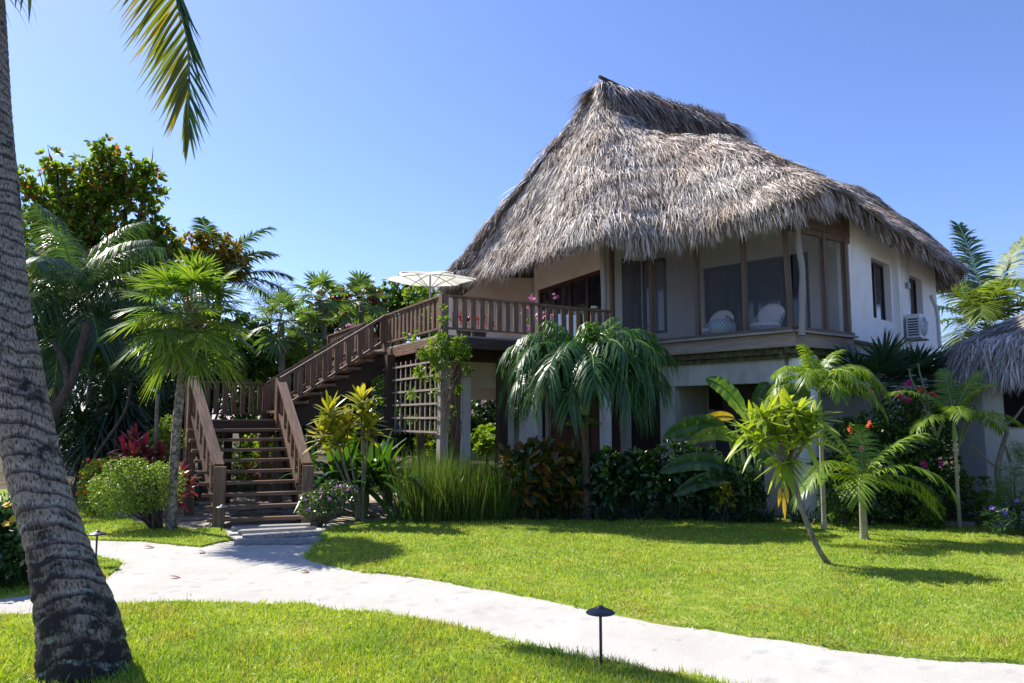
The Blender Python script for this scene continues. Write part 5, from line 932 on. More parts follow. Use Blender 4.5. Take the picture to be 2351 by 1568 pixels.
t_ = thing('dead_tree', 'dark forked leafless trunk leaning behind the foreground palm', 'tree trunk', G0(118, 14.5)); m = MB(); tube(m, resample([G0(112, 14.5), at(118, 975, 14.5), at(160, 884, 14.6), at(187, 800, 14.7), at(200, 740, 14.8)], 12), np.linspace(.12, .07, 12), 9); m.build('trunk', 'bark', t_); m = MB(); tube(m, resample([at(158, 888, 14.6), at(146, 830, 14.6), at(120, 780, 14.7)], 8), np.linspace(.08, .04, 8), 8); m.build('branch', 'bark', t_)
t_ = thing('dead_tree', 'thin slanting dark stem behind the red leaved plant', 'tree trunk', G0(205, 14.2)); m = MB(); tube(m, resample([G0(205, 14.2), at(209, 1067, 14.2), at(285, 950, 14.3), at(300, 880, 14.4)], 10), np.linspace(.04, .025, 10), 7); m.build('trunk', 'bark', t_)
t_ = thing('stake', 'upright grey wooden stake behind the fan palm', 'stake', G0(362, 13.2)); m = MB(); a_ = at(362, 905, 13.2); tube(m, [G0(362, 13.2), a_], .035, 8); m.build('pole', 'wood_grey' if False else 'bark_grey', t_)

# ------------------------------------------------------------------ shrubs of the left bed
def shrub(name, label, base, blobs, n, Ll, lw, leaf, stems=5, up=.4, clump=6, group=None, fl=None, cat='shrub', shell=.55, prof=(.3, 1, .85, .1), spread=.05, fold=0., sr=.012):
    base = np.asarray(base, float); p = thing(name, label, cat, [base[0], base[1], 0], group)
    if stems:
        m = MB()
        for k in range(stems):
            b = blobs[k % len(blobs)]; s_ = base + rng.normal(scale=spread, size=3) * [1, 1, 0]; e = np.array(b[:3]) + rdir(1)[0] * b[3] * .5; tube(m, resample([s_, (s_ + e) / 2 + rdir(1)[0] * .05, e], 6), np.linspace(sr, sr * .35, 6), 6)
        m.build('stems', 'bark', p)
    m = MB(); blob_leaves(m, blobs, n, Ll, lw, up=up, clump=clump, shell=shell, prof=prof, fold=fold); m.build('foliage', leaf, p)
    if fl:
        cnt, r_, mt, *rest = fl; b = np.array([q if len(q) == 6 else (*q[:3], q[3], q[3], q[3]) for q in blobs]); i = rng.integers(0, len(b), cnt); d = nrm(rdir(cnt) + np.array([0, -.7, .5])); P_ = b[i, :3] + d * b[i, 3:] * 1.03
        each_flower(P_, r_, mt, p)
    return p
c = at(318, 1118, 11.3); shrub('clipped_bush', 'round clipped light green bush before the fan palm trunk', gr(362, 1220), [(*(c + [sx * .26, sy * .2, -.03 + .03 * sx]), .34, .32, .36) for sx in (-1, 0, 1) for sy in (-1, 1)] + [(*(c + [dx, -.2, dz]), .14, .14, .12) for dx, dz in ((-.3, .3), (.1, .33), (.38, .26), (-.5, .05), (-.1, .34))], 17000, .030, .018, 'bush', 18, clump=2, shell=.62, spread=.06, sr=.02)
c = at(218, 1115, 12.9); shrub('ixora_bush', 'yellow green bush with orange flowers behind the clipped bush', gr(218, 1180), [(*c, .26, .26, .5), (*(c + [.15, .1, .1]), .24, .24, .42), (*(c + [.3, .2, .05]), .25, .25, .42)], 4200, .055, .026, 'ixora', 6, clump=5, fl=(26, .035, 'redflower'))
def rosette(name, label, base, heads, n, L, w, leaf, up=.8, droop=.5, stemr=.012, stemm='bark_grey', prof=(.45, .9, 1, .7, .06), fold=.35, group=None, cat='plant', jit=.5, dn=-.1, mats=None):
    base = np.asarray(base, float); p = thing(name, label, cat, [base[0], base[1], 0], group); m = MB(); heads = [np.asarray(h, float) for h in heads]
    for h in heads: tube(m, resample([base + rng.normal(scale=.02, size=3) * [1, 1, 0], (base + h) / 2 + rdir(1)[0] * .03, h], 7), np.linspace(stemr, stemr * .6, 7), 6)
    m.build('stems', stemm, p); m = MB()
    for h in heads:
        a = np.arange(n) * 2.399 + rng.uniform(0, 6); t = np.arange(n) / n; el = up - t * (up - dn) * 1.0 + rng.normal(scale=.12, size=n); d = np.stack([np.cos(a) * np.cos(el), np.sin(a) * np.cos(el), np.sin(el)], 1); P_ = h + Z * ((.5 - t) * L * jit)[:, None]
        strips(m, P_, d, np.cross(d, Z), L * rng.uniform(.75, 1.15, n), w * rng.uniform(.85, 1.15, n), droop * rng.uniform(.5, 1.5, n), prof, fold=fold)
    m.build('foliage', leaf, p); return p
rosette('ti_plant', 'bright pink and red ti plant behind the clipped bush', G0(310, 13.2), [at(x, y, D) for x, y, D in ((305, 1025, 13.2), (330, 1045, 13), (285, 1050, 13.1), (340, 1065, 13.3), (310, 1060, 12.9), (365, 1060, 13.2))], 22, .42, .075, 'ti', 1.4, .35, prof=(.35, .8, 1, .75, .06))
rosette('ti_plant', 'dark red ti plant by the left stair post', G0(418, 12.1), [at(x, y, 12.1) for x, y in ((415, 1095), (432, 1120), (410, 1135))], 16, .38, .05, 'ti', 1.3, .45)
rosette('ti_plant', 'small red leaved plant under the open treads', G0(590, 15.8), [at(x, y, 15.8) for x, y in ((570, 1085), (610, 1070), (590, 1105))], 14, .34, .05, 'ti', 1.3, .4)
c = at(372, 1010, 13.6); shrub('light_shrub', 'pale green leafy shrub against the stake', G0(375, 13.6), [(*c, .28), (*(c + [.12, 0, .25]), .2), (*(c + [0, 0, -.3]), .3), (*(c + [-.05, 0, -.6]), .3), (*(c + [.15, 0, .0]), .25)], 2600, .06, .032, 'bush', 5)
c = at(15, 1262, 7.6); shrub('hibiscus', 'dark hibiscus bush with yellow flowers at the left edge', gr(0, 1335), [(*c, .45, .45, .32), (*(c + [.15, -.1, -.08]), .26, .3, .25), (*(c + [-.25, 0, .05]), .4), (*(c + [-.1, .1, .18]), .3)], 3800, .075, .045, 'gloss', 8, clump=5, fl=(9, .04, 'yellow'))
p = thing('agave', 'broad grey green agave blades reaching in from the left edge', 'plant', G0(-90, 9)); m = MB(); a = np.linspace(-.9, 2.6, 12); d = np.stack([np.cos(a), np.sin(a) * .6, rng.uniform(.1, .9, 12)], 1); strips(m, np.repeat((G0(-90, 9) + Z * .2)[None], 12, 0), d, np.cross(d, Z), rng.uniform(.8, 1.1, 12), .09, .15, (.8, 1, .8, .4, .04), fold=.4); m.build('foliage', 'reed_dark', p)

# right of the stairs
c = at(735, 1152, 11.4); shrub('vinca_bush', 'small bush with lilac flowers at the foot of the stairs', gr(735, 1210), [(*c, .26, .24, .2), (*(c + [.22, -.02, .04]), .24, .22, .22), (*(c + [.40, 0, .12]), .18), (*(c + [-.14, 0, -.06]), .2), (*(c + [.15, 0, .16]), .16)], 2600, .055, .022, 'silver', 10, clump=7, fl=(40, .021, 'lilac'))
p = rosette('croton_tree', 'thin stemmed croton with two yellow leaf heads right of the stairs', gr(833, 1200), [at(766, 985, 12), at(838, 965, 12), at(772, 1012, 11.9), at(845, 990, 12), at(757, 950, 12), at(828, 928, 11.9), at(795, 985, 12.1), at(740, 1000, 12.1)], 30, .40, .08, 'croton_yel', 1.35, .25, .020, prof=(.3, .9, 1, .8, .1), dn=-.25)
p = thing('crinum_lily', 'large glossy strap leaved lily behind the croton stems', 'plant', G0(835, 12.9)); m = MB(); n = 130; a = rng.uniform(0, 6.28, n); el = rng.uniform(.05, 1.4, n); d = np.stack([np.cos(a) * np.cos(el), np.sin(a) * np.cos(el), np.sin(el)], 1); b0 = at(835, 1105, 12.9) + np.c_[rng.normal(scale=.3, size=n), rng.normal(scale=.15, size=n), rng.normal(scale=.06, size=n)]
strips(m, b0, d, np.cross(d, Z) + rdir(n) * .15, rng.uniform(.8, 1.3, n), rng.uniform(.11, .16, n), rng.uniform(.15, .7, n), (.6, .95, 1, .85, .5, .05), fold=.3, smooth=True); m.build('foliage', 'lily', p); m = MB(); lathe(m, G0(835, 12.9), [(.1, 0), (.13, .3), (.1, .6), (.05, .8)], 12); m.build('stem', 'crownshaft', p)
# ornamental grass
for x0, y0, D, hgt, n, lab in [(985, 1188, 12.45, 1.30, 1900, 'big clump of ornamental grass, leftmost of the grass row'), (1065, 1186, 12.5, 1.28, 1800, 'ornamental grass clump in the middle of the grass row'), (1140, 1182, 12.6, 1.22, 1400, 'ornamental grass clump at the right end of the grass row')]:
    p = thing('ornamental_grass', lab, 'grass clump', G0(x0, D), 'tall ornamental grass clumps'); m = MB(); b0 = G0(x0, D) + np.c_[rng.normal(scale=.19, size=(n, 2)), np.zeros(n)]; d = np.c_[(b0 - G0(x0, D))[:, :2] * .7 + rng.normal(scale=.13, size=(n, 2)), np.ones(n)]
    strips(m, b0, d, rdir(n) * [1, 1, .1], hgt * rng.uniform(.55, 1.05, n), rng.uniform(.007, .012, n), rng.uniform(0, .22, n), (1, 1, .8, .5, .1)); k = n // 9; a = rng.uniform(0, 6.28, k); d = np.c_[np.cos(a) * .75, np.sin(a) * .75, np.ones(k)]; strips(m, G0(x0, D) + np.c_[rng.normal(scale=.15, size=(k, 2)), rng.uniform(.1, .7, k)], d, rdir(k) * [1, 1, .1], rng.uniform(.5, .9, k), .008, rng.uniform(.3, .9, k), (1, 1, .8, .5, .1)); m.build('blades', 'reed', p)
m = MB(); n = 9000; q = np.c_[rng.uniform(-3.2, 1.2, n), rng.uniform(14.8, 23, n)]; q = q[(vnoise(q[:, 0], q[:, 1], 1.2, 61) > .42) & (q[:, 0] < .8)]; n = len(q); d = np.c_[rng.normal(scale=.6, size=(n, 2)), np.ones(n)]; strips(m, np.c_[q, np.zeros(n)], d, rdir(n) * [1, 1, .2], rng.uniform(.15, .5, n), rng.uniform(.012, .025, n), rng.uniform(.1, .6, n), (.8, 1, .7, .1)); tag(m.build('ground_cover', 'cover'), 'bright ferny ground cover growing under and behind the deck', 'ground cover', kind='stuff')
m = MB(); n = 5200; q = np.c_[rng.uniform(-11, -6.2, n), rng.uniform(13.8, 26, n)]; d = np.c_[rng.normal(scale=.6, size=(n, 2)), np.ones(n)]; strips(m, np.c_[q, np.zeros(n)], d, rdir(n) * [1, 1, .2], rng.uniform(.1, .35, n), .03, .4, (.8, 1, .7, .1)); tag(m.build('ground_cover', 'tree_dark'), 'low dark undergrowth in shade beneath the left trees', 'ground cover', kind='stuff')

# front bed under the porch
def leafy_bed(label, x, y, D, r, n, Ll, lw, leaf, name='shrub', group='dark shrubs in the front bed', **k):
    c = at(x, y, D); rr = px_r(r, D); return shrub(name, label, G0(x, D), [(*c, rr), (*(c + [rr * .6, .1, -rr * .4]), rr * .75), (*(c + [-rr * .6, .05, -rr * .35]), rr * .75), (*(c + [0, -.05, -rr * .9]), rr * .8), (*(c + [rr * .15, 0, rr * .45]), rr * .55)], n, Ll, lw, leaf, 7, group=group, fold=.25, **k)
leafy_bed('croton bush with dark green and orange leaves right of the tall grass', 1215, 1070, 12.5, 60, 800, .22, .085, 'croton', 'croton_bush', None, clump=6)
leafy_bed('croton bush with orange tinged leaves under the arching palm', 1300, 1080, 12.6, 56, 640, .21, .08, 'croton', 'croton_bush', None, clump=6)
for x, y, D, r, lab in [(1385, 1090, 12.5, 58, 'dark shrub under the arching palm trunk'), (1465, 1095, 12.6, 58, 'dark shrub before the black lower doors'), (1545, 1070, 12.5, 54, 'glossy dark shrub left of the banana plant'), (1615, 1085, 12.4, 56, 'glossy dark shrub in front of the banana plant'), (1690, 1110, 12.2, 50, 'dark low shrub below the banana leaves'), (1275, 1140, 12.6, 46, 'dark low shrub between the croton bushes')]: leafy_bed(lab, x, y, D, r, 900, .14, .075, 'gloss', clump=5)
for k, (x, D) in enumerate([(1330, 12.45), (1400, 12.4), (1460, 12.4), (1540, 12.35), (1610, 12.3), (1680, 12.2), (1740, 12.1), (1830, 12.0), (1250, 12.5)]):
    labs = ['under the arching palm', 'right of the arching palm trunk', 'before the black lower doors', 'before the white strip of wall', 'below the banana leaves on their left', 'below the banana leaves', 'left of the frangipani stem', 'between the frangipani stem and the tall young palm', 'at the end of the tall grass row']
    p = thing('spider_grass', 'dark spiky grass tuft ' + labs[k], 'grass clump', G0(x, D), 'dark grass tufts along the front bed'); n = 150; d = np.c_[rng.normal(scale=.6, size=(n, 2)), np.ones(n)]; m = MB(); strips(m, G0(x, D) + np.c_[rng.normal(scale=.09, size=(n, 2)), np.zeros(n)], d, rdir(n) * [1, 1, .1], rng.uniform(.35, .7, n), .014, rng.uniform(.05, .5, n), (.9, 1, .8, .5, .06)); m.build('blades', 'reed_dark', p)
# banana-like plant with paddle leaves
def paddle(mb, base, tip, w, sag=.12, tears=0, side=None):
    base = np.asarray(base, float); tip = np.asarray(tip, float); T = nrm(tip - base); L = np.linalg.norm(tip - base); S = nrm(np.cross(T, Z) if side is None else side - T * np.dot(side, T)); n = 18; t = np.linspace(0, 1, n); c = base + T * (L * t)[:, None] + Z * (sag * L * np.sin(t * math.pi) * .8)[:, None] - Z * (sag * L * t ** 2)[:, None]
    wd = w / 2 * np.interp(t, [0, .08, .3, .7, .92, 1], [.15, .7, 1, .95, .55, .03]); Nn = np.cross(S, T)
    for sg in (-1, 1):
        v = np.stack([c, c + S * sg * wd[:, None] * .5 + Nn * wd[:, None] * .16, c + S * sg * wd[:, None] + Nn * (wd * (.12 + .1 * np.sin(t * 40)))[:, None]], 1)
        for k in range(n - 1):
            sh = .0 if k % 5 else .006; a, b = v[k].copy(), v[k + 1].copy(); mb.add(np.r_[a, b], [[0, 1, 4, 3], [1, 2, 5, 4]], smooth=True)
    tube(mb, c, np.linspace(.012, .004, n), 5)
p = thing('banana_plant', 'tall paddle leaved banana plant before the lower wall', 'plant', G0(1722, 12.2)); o = G0(1722, 12.2)
PD = [((1712, 955, 11.7), (1620, 852, 11.6), .30, 'banana', np.array([.75, .35, .45])), ((1670, 985, 11.5), (1522, 985, 11.3), .30, 'banana', Z), ((1685, 958, 11.6), (1590, 972, 11.4), .15, 'banana_yel', Z), ((1690, 1080, 11.5), (1512, 1062, 11.4), .28, 'banana_dark', Z), ((1695, 1105, 11.5), (1545, 1120, 11.5), .24, 'banana_dark', Z), ((1700, 1010, 11.3), (1575, 1000, 10.9), .20, 'cover', Z), ((1745, 960, 11.9), (1860, 880, 11.9), .42, 'banana', Z), ((1730, 960, 11.8), (1770, 868, 12.1), .34, 'banana', Z), ((1740, 1060, 11.6), (1830, 1030, 11.4), .3, 'banana', Z), ((1760, 975, 11.9), (1900, 960, 12.2), .32, 'banana', Z), ((1700, 1060, 11.8), (1640, 960, 11.9), .3, 'banana', None)]
for b0, t0, w, lm, sd in PD:
    m = MB(); bb = at(b0[0], b0[1], b0[2] + .55); paddle(m, bb, at(t0[0], t0[1], t0[2] + .55), w * 1.08, side=sd); tube(m, resample([o + rng.normal(scale=.08, size=3) * [1, 1, 0], (o + bb) / 2 + rdir(1)[0] * .04, bb], 8), np.linspace(.03, .014, 8), 8, 1); m.build('leaf', [lm, 'crownshaft'], p)
leafy_bed('small croton with yellow splashed leaves below the banana plant', 1662, 1125, 12.0, 22, 130, .12, .045, 'croton_yel', 'croton_bush', None, clump=4)
# frangipani
fb = gr(1908, 1298); p = thing('frangipani', 'leaning frangipani sapling with long yellow green leaves on the lawn', 'tree', fb); fk = at(1815, 1075, 8.75)
m = MB(); tube(m, resample([fb - Z * .03, at(1880, 1262, 8.65), at(1848, 1190, 8.7), at(1828, 1120, 8.75), fk], 16), np.interp(np.linspace(0, 1, 16), [0, .1, 1], [.05, .032, .026]), 10); m.build('trunk', 'bark_grey', p)
heads = [(1725, 985), (1755, 960), (1790, 945), (1830, 950), (1865, 965), (1780, 1000), (1830, 1005), (1805, 1050), (1740, 1015), (1850, 1010)]
m = MB()
for x, y in heads:
    h = at(x, y, 8.75 + rng.uniform(-.22, .22)); tube(m, resample([fk, (fk + h) / 2 + rdir(1)[0] * .05, h], 6), np.linspace(.022, .013, 6), 7)
m.build('branches', 'bark_grey', p); m = MB()
for k, (x, y) in enumerate(heads):
    h = at(x, y, 8.75 + rng.uniform(-.2, .2)); n = 28; a = np.arange(n) * 2.4 + k; el = np.linspace(1.25, -.35, n) + rng.normal(scale=.1, size=n)
    if y > 1040: el = np.linspace(.3, -1.45, n)
    d = np.stack([np.cos(a) * np.cos(el), np.sin(a) * np.cos(el), np.sin(el)], 1); strips(m, h + rng.normal(scale=.02, size=(n, 3)), d, np.cross(d, Z) + rdir(n) * .1, rng.uniform(.26, .44, n), rng.uniform(.055, .078, n), rng.uniform(.05, .5, n), (.25, .7, 1, .95, .6, .06), fold=.3, smooth=True)
m.build('foliage', 'frangi', p); m = MB(); q = [at(x, y, 8.6) for x, y in ((1797, 1130), (1790, 1120), (1803, 1115))]; strips(m, q, [[.05, 0, -1], [-.1, 0, -1], [.12, 0, -1]], [[1, .3, 0]] * 3, [.32, .22, .2], .055, 0, (.3, .8, 1, .9, .5, .06), fold=.3); m.build('dead_leaves', 'frangi_yel', p)

# bougainvillea and the right bed
BG = B_([(1960, 1010, 55), (2010, 1000, 60), (2060, 960, 55), (2085, 1020, 60), (2030, 1080, 70), (2110, 1100, 65), (1960, 1090, 55), (2150, 1000, 45), (2120, 940, 40), (2160, 1070, 50), (2080, 1150, 60), (1990, 1150, 60), (1900, 1080, 40), (2180, 1140, 50)], 11.9)
bp = shrub('bougainvillea', 'large dark bougainvillea bush with pink and orange flowers before the hut', G0(2060, 12), BG, 17000, .06, .042, 'boug', 16, clump=6, shell=.5, spread=.2, sr=.02)
blob_fl = [(2068, 905, .09, 'mag'), (2088, 880, .06, 'mag'), (2085, 920, .05, 'mag'), (2112, 896, .09, 'orange'), (2140, 905, .05, 'orange'), (2120, 900, .07, 'orange'), (2215, 905, .09, 'orange'), (2235, 900, .05, 'orange'), (2190, 937, .05, 'mag'), (1978, 1030, .04, 'mag'), (1995, 975, .05, 'orange'), (2120, 1065, .05, 'mag'), (1952, 985, .05, 'orange'), (2000, 900, .04, 'orange'), (2160, 1065, .03, 'mag'), (2060, 905, .05, 'mag')]
for x, y, r_, q in blob_fl: m = MB(); c = at(x, y, 11.35); flowers(m, c + rng.normal(scale=r_ * .34, size=(int(8 + r_ * 170), 3)), .028); m.build('flower_cluster', q, bp)
m = MB()
for x, y in ((2068, 905), (2112, 896), (2128, 880), (2215, 905), (2088, 880)): c = at(x, y, 11.45); b0 = at(2080 + (x - 2080) * .5, 1000, 11.9); tube(m, resample([b0, (b0 + c) / 2 + Z * .1, c], 7), np.linspace(.012, .004, 7), 5)
m.build('stems', 'twig', bp)
for x, y, D, r, lab in [(2240, 1140, 11.6, 48, 'dark shrub at the foot of the hut wall'), (1930, 1150, 11.6, 40, 'dark shrub behind the short young palm'), (2130, 1175, 11.4, 36, 'dark low shrub in front of the bougainvillea')]: leafy_bed(lab, x, y, D, r, 900, .06, .04, 'tree_green', 'shrub', 'dark shrubs in the right bed')
p = thing('feathery_bush', 'feathery light green bush at the right edge', 'shrub', G0(2320, 11)); m = MB(); limbs(m, G0(2320, 11), [at(x, y, 11) for x, y in ((2300, 1110), (2330, 1070), (2350, 1120), (2380, 1060))], .02); m.build('stems', 'bark', p); m = MB()
for x, y, r_ in ((2300, 1120, .2), (2335, 1085, .24), (2360, 1130, .25), (2330, 1150, .22), (2390, 1090, .3), (2345, 1040, .2), (2290, 1150, .14)):
    c = at(x, y, 11); n = 420; d = rdir(n) + Z * .5; P_ = c + rdir(n) * r_ * rng.uniform(.2, 1, (n, 1)); strips(m, P_, d, rdir(n), rng.uniform(.06, .13, n), .006, .3, (1, .8, .3))
m.build('foliage', 'feather', p)
shrub('ruellia', 'low plant with violet flowers at the right corner of the lawn', G0(2320, 10.7), B_([(2290, 1195, 26), (2330, 1185, 28), (2360, 1195, 25)], 10.7), 520, .11, .02, 'gloss', 6, clump=5, fl=(0, 0, 'purple') if False else None)
q = bpy.context.scene.objects['ruellia']; each_flower([at(x, y, 10.4) for x, y in ((2277, 1165), (2307, 1177), (2352, 1180), (2335, 1150))], .035, 'purple', q)
# bare frangipani-like stems
p = thing('bare_shrub', 'spotted grey leafless stems rising before the hut roof', 'shrub', G0(2140, 11.8)); m = MB()
for P_ in ([(2150, 1000), (2125, 905), (2110, 850), (2108, 838)], [(2148, 1000), (2120, 925), (2092, 870), (2088, 848)], [(2150, 1000), (2178, 930), (2184, 880), (2183, 860)], [(2150, 1010), (2185, 920), (2190, 890), (2191, 872)], [(2200, 1030), (2238, 940), (2248, 880), (2247, 845)], [(2200, 1030), (2215, 960), (2226, 900), (2230, 880)]): tube(m, resample([at(x, y, 11.3) for x, y in P_], 12), np.linspace(.018, .013, 12), 7)
m.build('stems', 'cactus', p); m = MB(); q = np.repeat([at(x, y, 11.3) for x, y in ((2108, 838), (2088, 848), (2247, 845))], 3, 0); strips(m, q, rdir(9) * [1, 1, .2] + Z * .3, rdir(9), .09, .02, .5, (.4, 1, .6, .1)); m.build('leaf_tips', 'bush', p)
p = thing('bare_tree', 'small twisted bare tree against the hut doorway', 'tree', G0(2296, 11.7)); m = MB()
for P_, r_ in (([(2296, 1130), (2290, 1080), (2300, 1030), (2312, 990), (2306, 970), (2280, 955), (2265, 950)], .045), ([(2306, 972), (2325, 965), (2345, 940), (2370, 910)], .025), ([(2298, 1080), (2270, 1060), (2240, 1030), (2225, 1020)], .02), ([(2320, 1060), (2310, 1030), (2300, 1010)], .025), ([(2285, 958), (2278, 940)], .014)): tube(m, resample([at(x, y, 11.6) for x, y in P_], 16), np.linspace(r_, r_ * .5, 16), 8)
m.build('branches', 'bark_grey', p)
# vine on the deck post
p = thing('climbing_vine', 'bright green vine climbing the deck corner post and trellis', 'vine', G0(1030, 12.6)); m = MB()
for k in range(24):
    a_ = at(1020 + rng.uniform(-40, 45), rng.uniform(800, 860), 12.5); b_ = at(1022 + rng.uniform(-35, 45), rng.uniform(940, 1030), 12.55); tube(m, resample([a_, (a_ + b_) / 2 + rdir(1)[0] * .15, b_], 8), .005, 4)
tube(m, resample([at(1035, 1060, 12.55), at(1050, 960, 12.5), at(1030, 860, 12.5), at(1010, 780, 12.4), at(1020, 720, 12.55)], 20), .009, 5); m.build('stems', 'twig', p)
m = MB(); blob_leaves(m, B_([(1000, 800, 22), (1035, 800, 24), (1060, 822, 17), (975, 815, 20), (1015, 770, 11), (1022, 735, 10), (1018, 705, 7), (962, 850, 15), (985, 870, 10), (948, 780, 11), (1055, 785, 15), (945, 905, 9), (1055, 897, 9), (1010, 835, 20), (1035, 940, 7), (1078, 850, 9), (1070, 800, 9), (935, 765, 6), (960, 765, 6), (1012, 860, 12), (995, 900, 7)], 12.4), 1500, .085, .028, clump=5, up=.5, shell=.2); m.build('foliage', 'vine', p)
# plants on the deck
def pot(name, label, x, D, leaf, hgt, heads, n, L, w, fl=None, group=None):
    b = at(x, 760, D); b[2] = DZ; p = thing(name, label, 'potted plant', b, group); m = MB(); lathe(m, b, [(.0, .0), (.11, 0), (.15, .22), (.16, .24), (.14, .24), (.13, .2)], 18); m.build('pot', 'pot', p); m = MB()
    for k in range(heads):
        h = b + Z * (.22 + hgt * rng.uniform(.35, 1)) + rng.normal(scale=.09, size=3) * [1, 1, 0]; a = rng.uniform(0, 6.28, n); el = rng.uniform(-.1, 1.4, n); d = np.stack([np.cos(a) * np.cos(el), np.sin(a) * np.cos(el), np.sin(el)], 1); strips(m, np.repeat(h[None], n, 0), d, np.cross(d, Z), L * rng.uniform(.7, 1.1, n), w, .35, (.4, 1, .8, .08), fold=.3)
    m.build('foliage', leaf, p)
    if fl:
        for k in range(6): m = MB(); P_ = b + Z * (.3 + hgt) + rng.normal(scale=1, size=3) * [.16, .16, .2] + rng.normal(scale=.028, size=(fl[0] // 6, 3)); flowers(m, P_, .038); m.build('flower_cluster', fl[1], p)
pot('potted_plant', 'potted red leaved plant behind the deck corner rail', 1065, 14.0, 'ti', .35, 6, 12, .26, .045, group='pots on the deck'); pot('potted_plant', 'potted dark red plant, second along the front deck rail', 1100, 14.3, 'ti', .28, 5, 12, .24, .04, group='pots on the deck'); pot('potted_plant', 'potted pink bougainvillea by the front deck rail', 1215, 15.2, 'vine', .4, 8, 10, .09, .04, (46, 'pink'), 'pots on the deck'); pot('potted_plant', 'potted pink flowering plant near the sliding doors', 1252, 15.6, 'vine', .4, 8, 10, .09, .04, (40, 'pink'), 'pots on the deck'); pot('potted_plant', 'potted pale pink flowering plant at the far stair opening', 806, 19.6, 'vine', .65, 12, 10, .1, .05, (80, 'pink'), 'pots on the deck')

# ------------------------------------------------------------------ second hut and the far shed
hutc = np.array([10.7, 12.5, 0]); hut = thing('hut', 'small white hut with a grey thatched roof at the right edge', 'hut', hutc)
def hut_surf(t, s):
    a = t; r_ = np.interp(s, [0, .9, .97, 1], [0, 2.86, 3.0, 3.05]); z_ = np.interp(s, [0, .3, .6, .85, .93, .97, 1], [4.25, 3.78, 3.35, 2.98, 2.80, 2.62, 2.38]); return np.stack([hutc[0] + r_ * np.cos(a), hutc[1] + r_ * np.sin(a), z_], 1)
m = MB(); thatch(m, hut_surf, 0, 2 * math.pi, 34000, (.2, .45), (.012, .028), nt=120, ns=30, vis=True, s0=.02, eave_n=3500, eave_L=(.16, .3)); hr = m.build('thatch_roof', ['thatch_grey', 'thatch_under'], hut)
hp_ = [hutc + np.array([math.cos(a), math.sin(a), 0]) * 2.78 for a in np.radians(np.arange(0, 361, 30))]
dA, dB = G0(2311, 11.85), G0(2351 + 60, 11.25)
m = MB()
for a_, b_ in zip(hp_, hp_[1:]): wall(m, a_, b_, 0, 2.75, .15, outward=nrm((a_ + b_) / 2 - hutc))
m.build('wall', 'stucco', hut)
def hit_hut(x, y):
    best = None
    for a_, b_ in zip(hp_, hp_[1:]):
        A, B = a_, b_; s_, z_ = on_wall(x, y, A, B); L = np.linalg.norm(B - A)
        if 0 <= s_ <= L:
            q = A + nrm(B - A) * s_; d = q[1]
            if best is None or d < best[0]: best = (d, q + Z * z_, nrm((A + B) / 2 - hutc))
    return best
a_, b_ = hit_hut(2312, 930), hit_hut(2349, 930)
for q0, q1, zz in ((hit_hut(2313, 980), hit_hut(2348, 980), None),):
    if q0 and q1:
        o_ = q0[2] * .02; z0_, z1_ = q0[1][2], 2.42; A = q0[1] * [1, 1, 0] + o_; B = q1[1] * [1, 1, 0] + o_; Tt = nrm(B - A); B = B + Tt * .6
        m = MB(); beam(m, (A + B) / 2 + Z * z0_, (A + B) / 2 + Z * z1_, np.linalg.norm(B - A), .05, side=Tt); m.build('dark_opening_panel', 'black_door', hut)  # solid panel on the wall; its black stands for the unlit opening
sh = thing('shed', 'low blue grey shed with a purple red roof seen under the house', 'shed', G0(1150, 32)); a_ = G0(1060, 32); m = MB(); c = G0(1150, 34)
beam(m, c + np.array([0, 0, 0]), c + Z * 1.75, 7., 4., side=[1, 0, 0]); m.build('wall', 'shed_wall', sh); m = MB(); e = c + Z * 1.75
v = [e + np.array([-3.0, -2.2, 0]), e + np.array([4, -2.2, .25]), e + np.array([4, 0, 1.5]), e + np.array([-1.2, 0, 1.4]), e + np.array([4, 2.2, .25]), e + np.array([-3.0, 2.2, 0])]
m.add(v + [q - Z * .08 for q in v], [[0, 1, 2, 3], [3, 2, 4, 5], [6, 7, 8, 9], [9, 8, 10, 11], [0, 1, 7, 6]]); m.build('roof', 'shed_roof', sh); m = MB(); beam(m, v[0] - Z * .06 - np.array([0, .05, 0]), v[1] - Z * .06 - np.array([0, .05, 0]), .06, .12, side=[0, 1, 0]); m.build('fascia', 'white_metal', sh)
# fallen leaves
m = MB(); n = 2600; q = np.c_[rng.uniform(-9, 6, n), rng.uniform(11.3, 17, n)]; q = q[q[:, 1] > 12.6 - .12 * q[:, 0]]; n = len(q); d = rdir(n) * [1, 1, .3]; strips(m, np.c_[q, rng.uniform(.012, .035, n)], d, np.cross(d, Z) + rdir(n) * .3, rng.uniform(.05, .13, n), rng.uniform(.02, .045, n), .1, (.2, .9, 1, .6, .08), fold=.3); q = np.c_[rng.uniform(-6, 5, 900), rng.uniform(4.6, 11.4, 900)]; n = len(q); d = rdir(n) * [1, 1, .15]; strips(m, np.c_[q, rng.uniform(.014, .026, n)], d, np.cross(d, Z) + rdir(n) * .2, rng.uniform(.008, .05, n), rng.uniform(.003, .011, n), .05, (.4, 1, .5)); tag(m.build('leaf_litter', 'litter'), 'brown leaf litter scattered over the garden beds and path', 'leaf litter', kind='stuff')
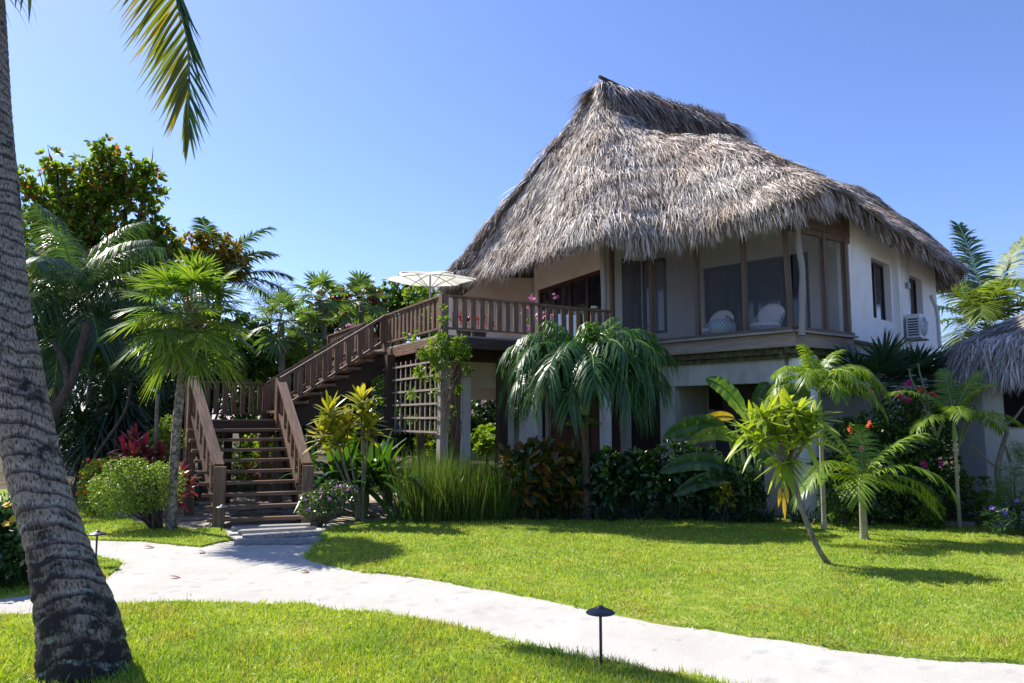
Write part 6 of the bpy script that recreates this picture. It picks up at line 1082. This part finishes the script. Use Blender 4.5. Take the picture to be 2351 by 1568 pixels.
for x, y, L, an, lab in [(388, 1322, .13, .3, 'curled red fallen leaf on the sand path left of centre'), (330, 1253, .16, .1, 'long brown fallen leaf at the lawn edge by the path'), (197, 1258, .12, 0, 'brown fallen leaf beside the palm trunk on the path'), (688, 1308, .14, -.2, 'curled brown fallen leaf near the tip of the main lawn'), (455, 1264, .10, .2, 'small brown fallen leaf on the sand below the stairs'), (182, 1195, .13, .5, 'brown fallen leaf on the left lawn by the trunk'), (255, 1210, .10, 1, 'small brown fallen leaf on the left lawn'), (2145, 1326, .1, .3, 'dark fallen leaf in the frangipani shadow')]:
    b = gr(x, y, .055 if y < 1250 or x > 2000 else .05); d = np.array([math.cos(an), math.sin(an), .25]); m = MB(); strips(m, [b], [d], [np.cross(d, Z) + Z * .3], L, L * .42, .5, (.2, .8, 1, .7, .1), fold=.5); tag(m.build('fallen_leaf', 'dryleaf'), lab, 'leaf', 'fallen leaves')

# ------------------------------------------------------------------ light, sky, camera
EL, AZX, AZY = R(48), -.853, .522
S_ = np.array([AZX * math.cos(EL), AZY * math.cos(EL), math.sin(EL)])
sun = bpy.data.lights.new('sun', 'SUN'); sun.energy = 4.3; sun.angle = R(.53); sun.color = (1, .945, .86); so = bpy.data.objects.new('sun', sun); SCN.collection.objects.link(so); so.rotation_euler = Vector(-S_).to_track_quat('-Z', 'Y').to_euler(); so.location = (-8, 6, 20)
w = bpy.data.worlds.new('World'); SCN.world = w; w.use_nodes = True; nt = w.node_tree; bgn = nt.nodes['Background']; sky = N(nt, 'ShaderNodeTexSky', sky_type='NISHITA'); sky.sun_disc = False; sky.sun_elevation = EL; sky.sun_rotation = math.atan2(AZX, AZY); sky.air_density = 1.0; sky.dust_density = .6; sky.ozone_density = 10; sky.altitude = 0
tint = N(nt, 'ShaderNodeMix', data_type='RGBA', blend_type='MULTIPLY'); tint.inputs[0].default_value = 1; tint.inputs[7].default_value = (.94, .80, .86, 1); nt.links.new(sky.outputs[0], tint.inputs[6]); nt.links.new(tint.outputs[2], bgn.inputs[0]); bgn.inputs[1].default_value = .125
cam = bpy.data.cameras.new('camera'); co = bpy.data.objects.new('camera', cam); SCN.collection.objects.link(co); co.location = (0, 0, EYE); co.rotation_euler = (math.pi / 2 + PITCH, 0, 0); cam.sensor_width = 36; cam.lens = F / 2351 * 36; cam.clip_start = .05; cam.clip_end = 1500; SCN.camera = co
SCN.view_settings.view_transform = 'Standard'; SCN.view_settings.look = 'None'; SCN.view_settings.exposure = 1.1; SCN.view_settings.gamma = 1
SCN.cycles.max_bounces = 8; SCN.cycles.transparent_max_bounces = 12; SCN.cycles.use_denoising = True; SCN.cycles.sample_clamp_indirect = 6
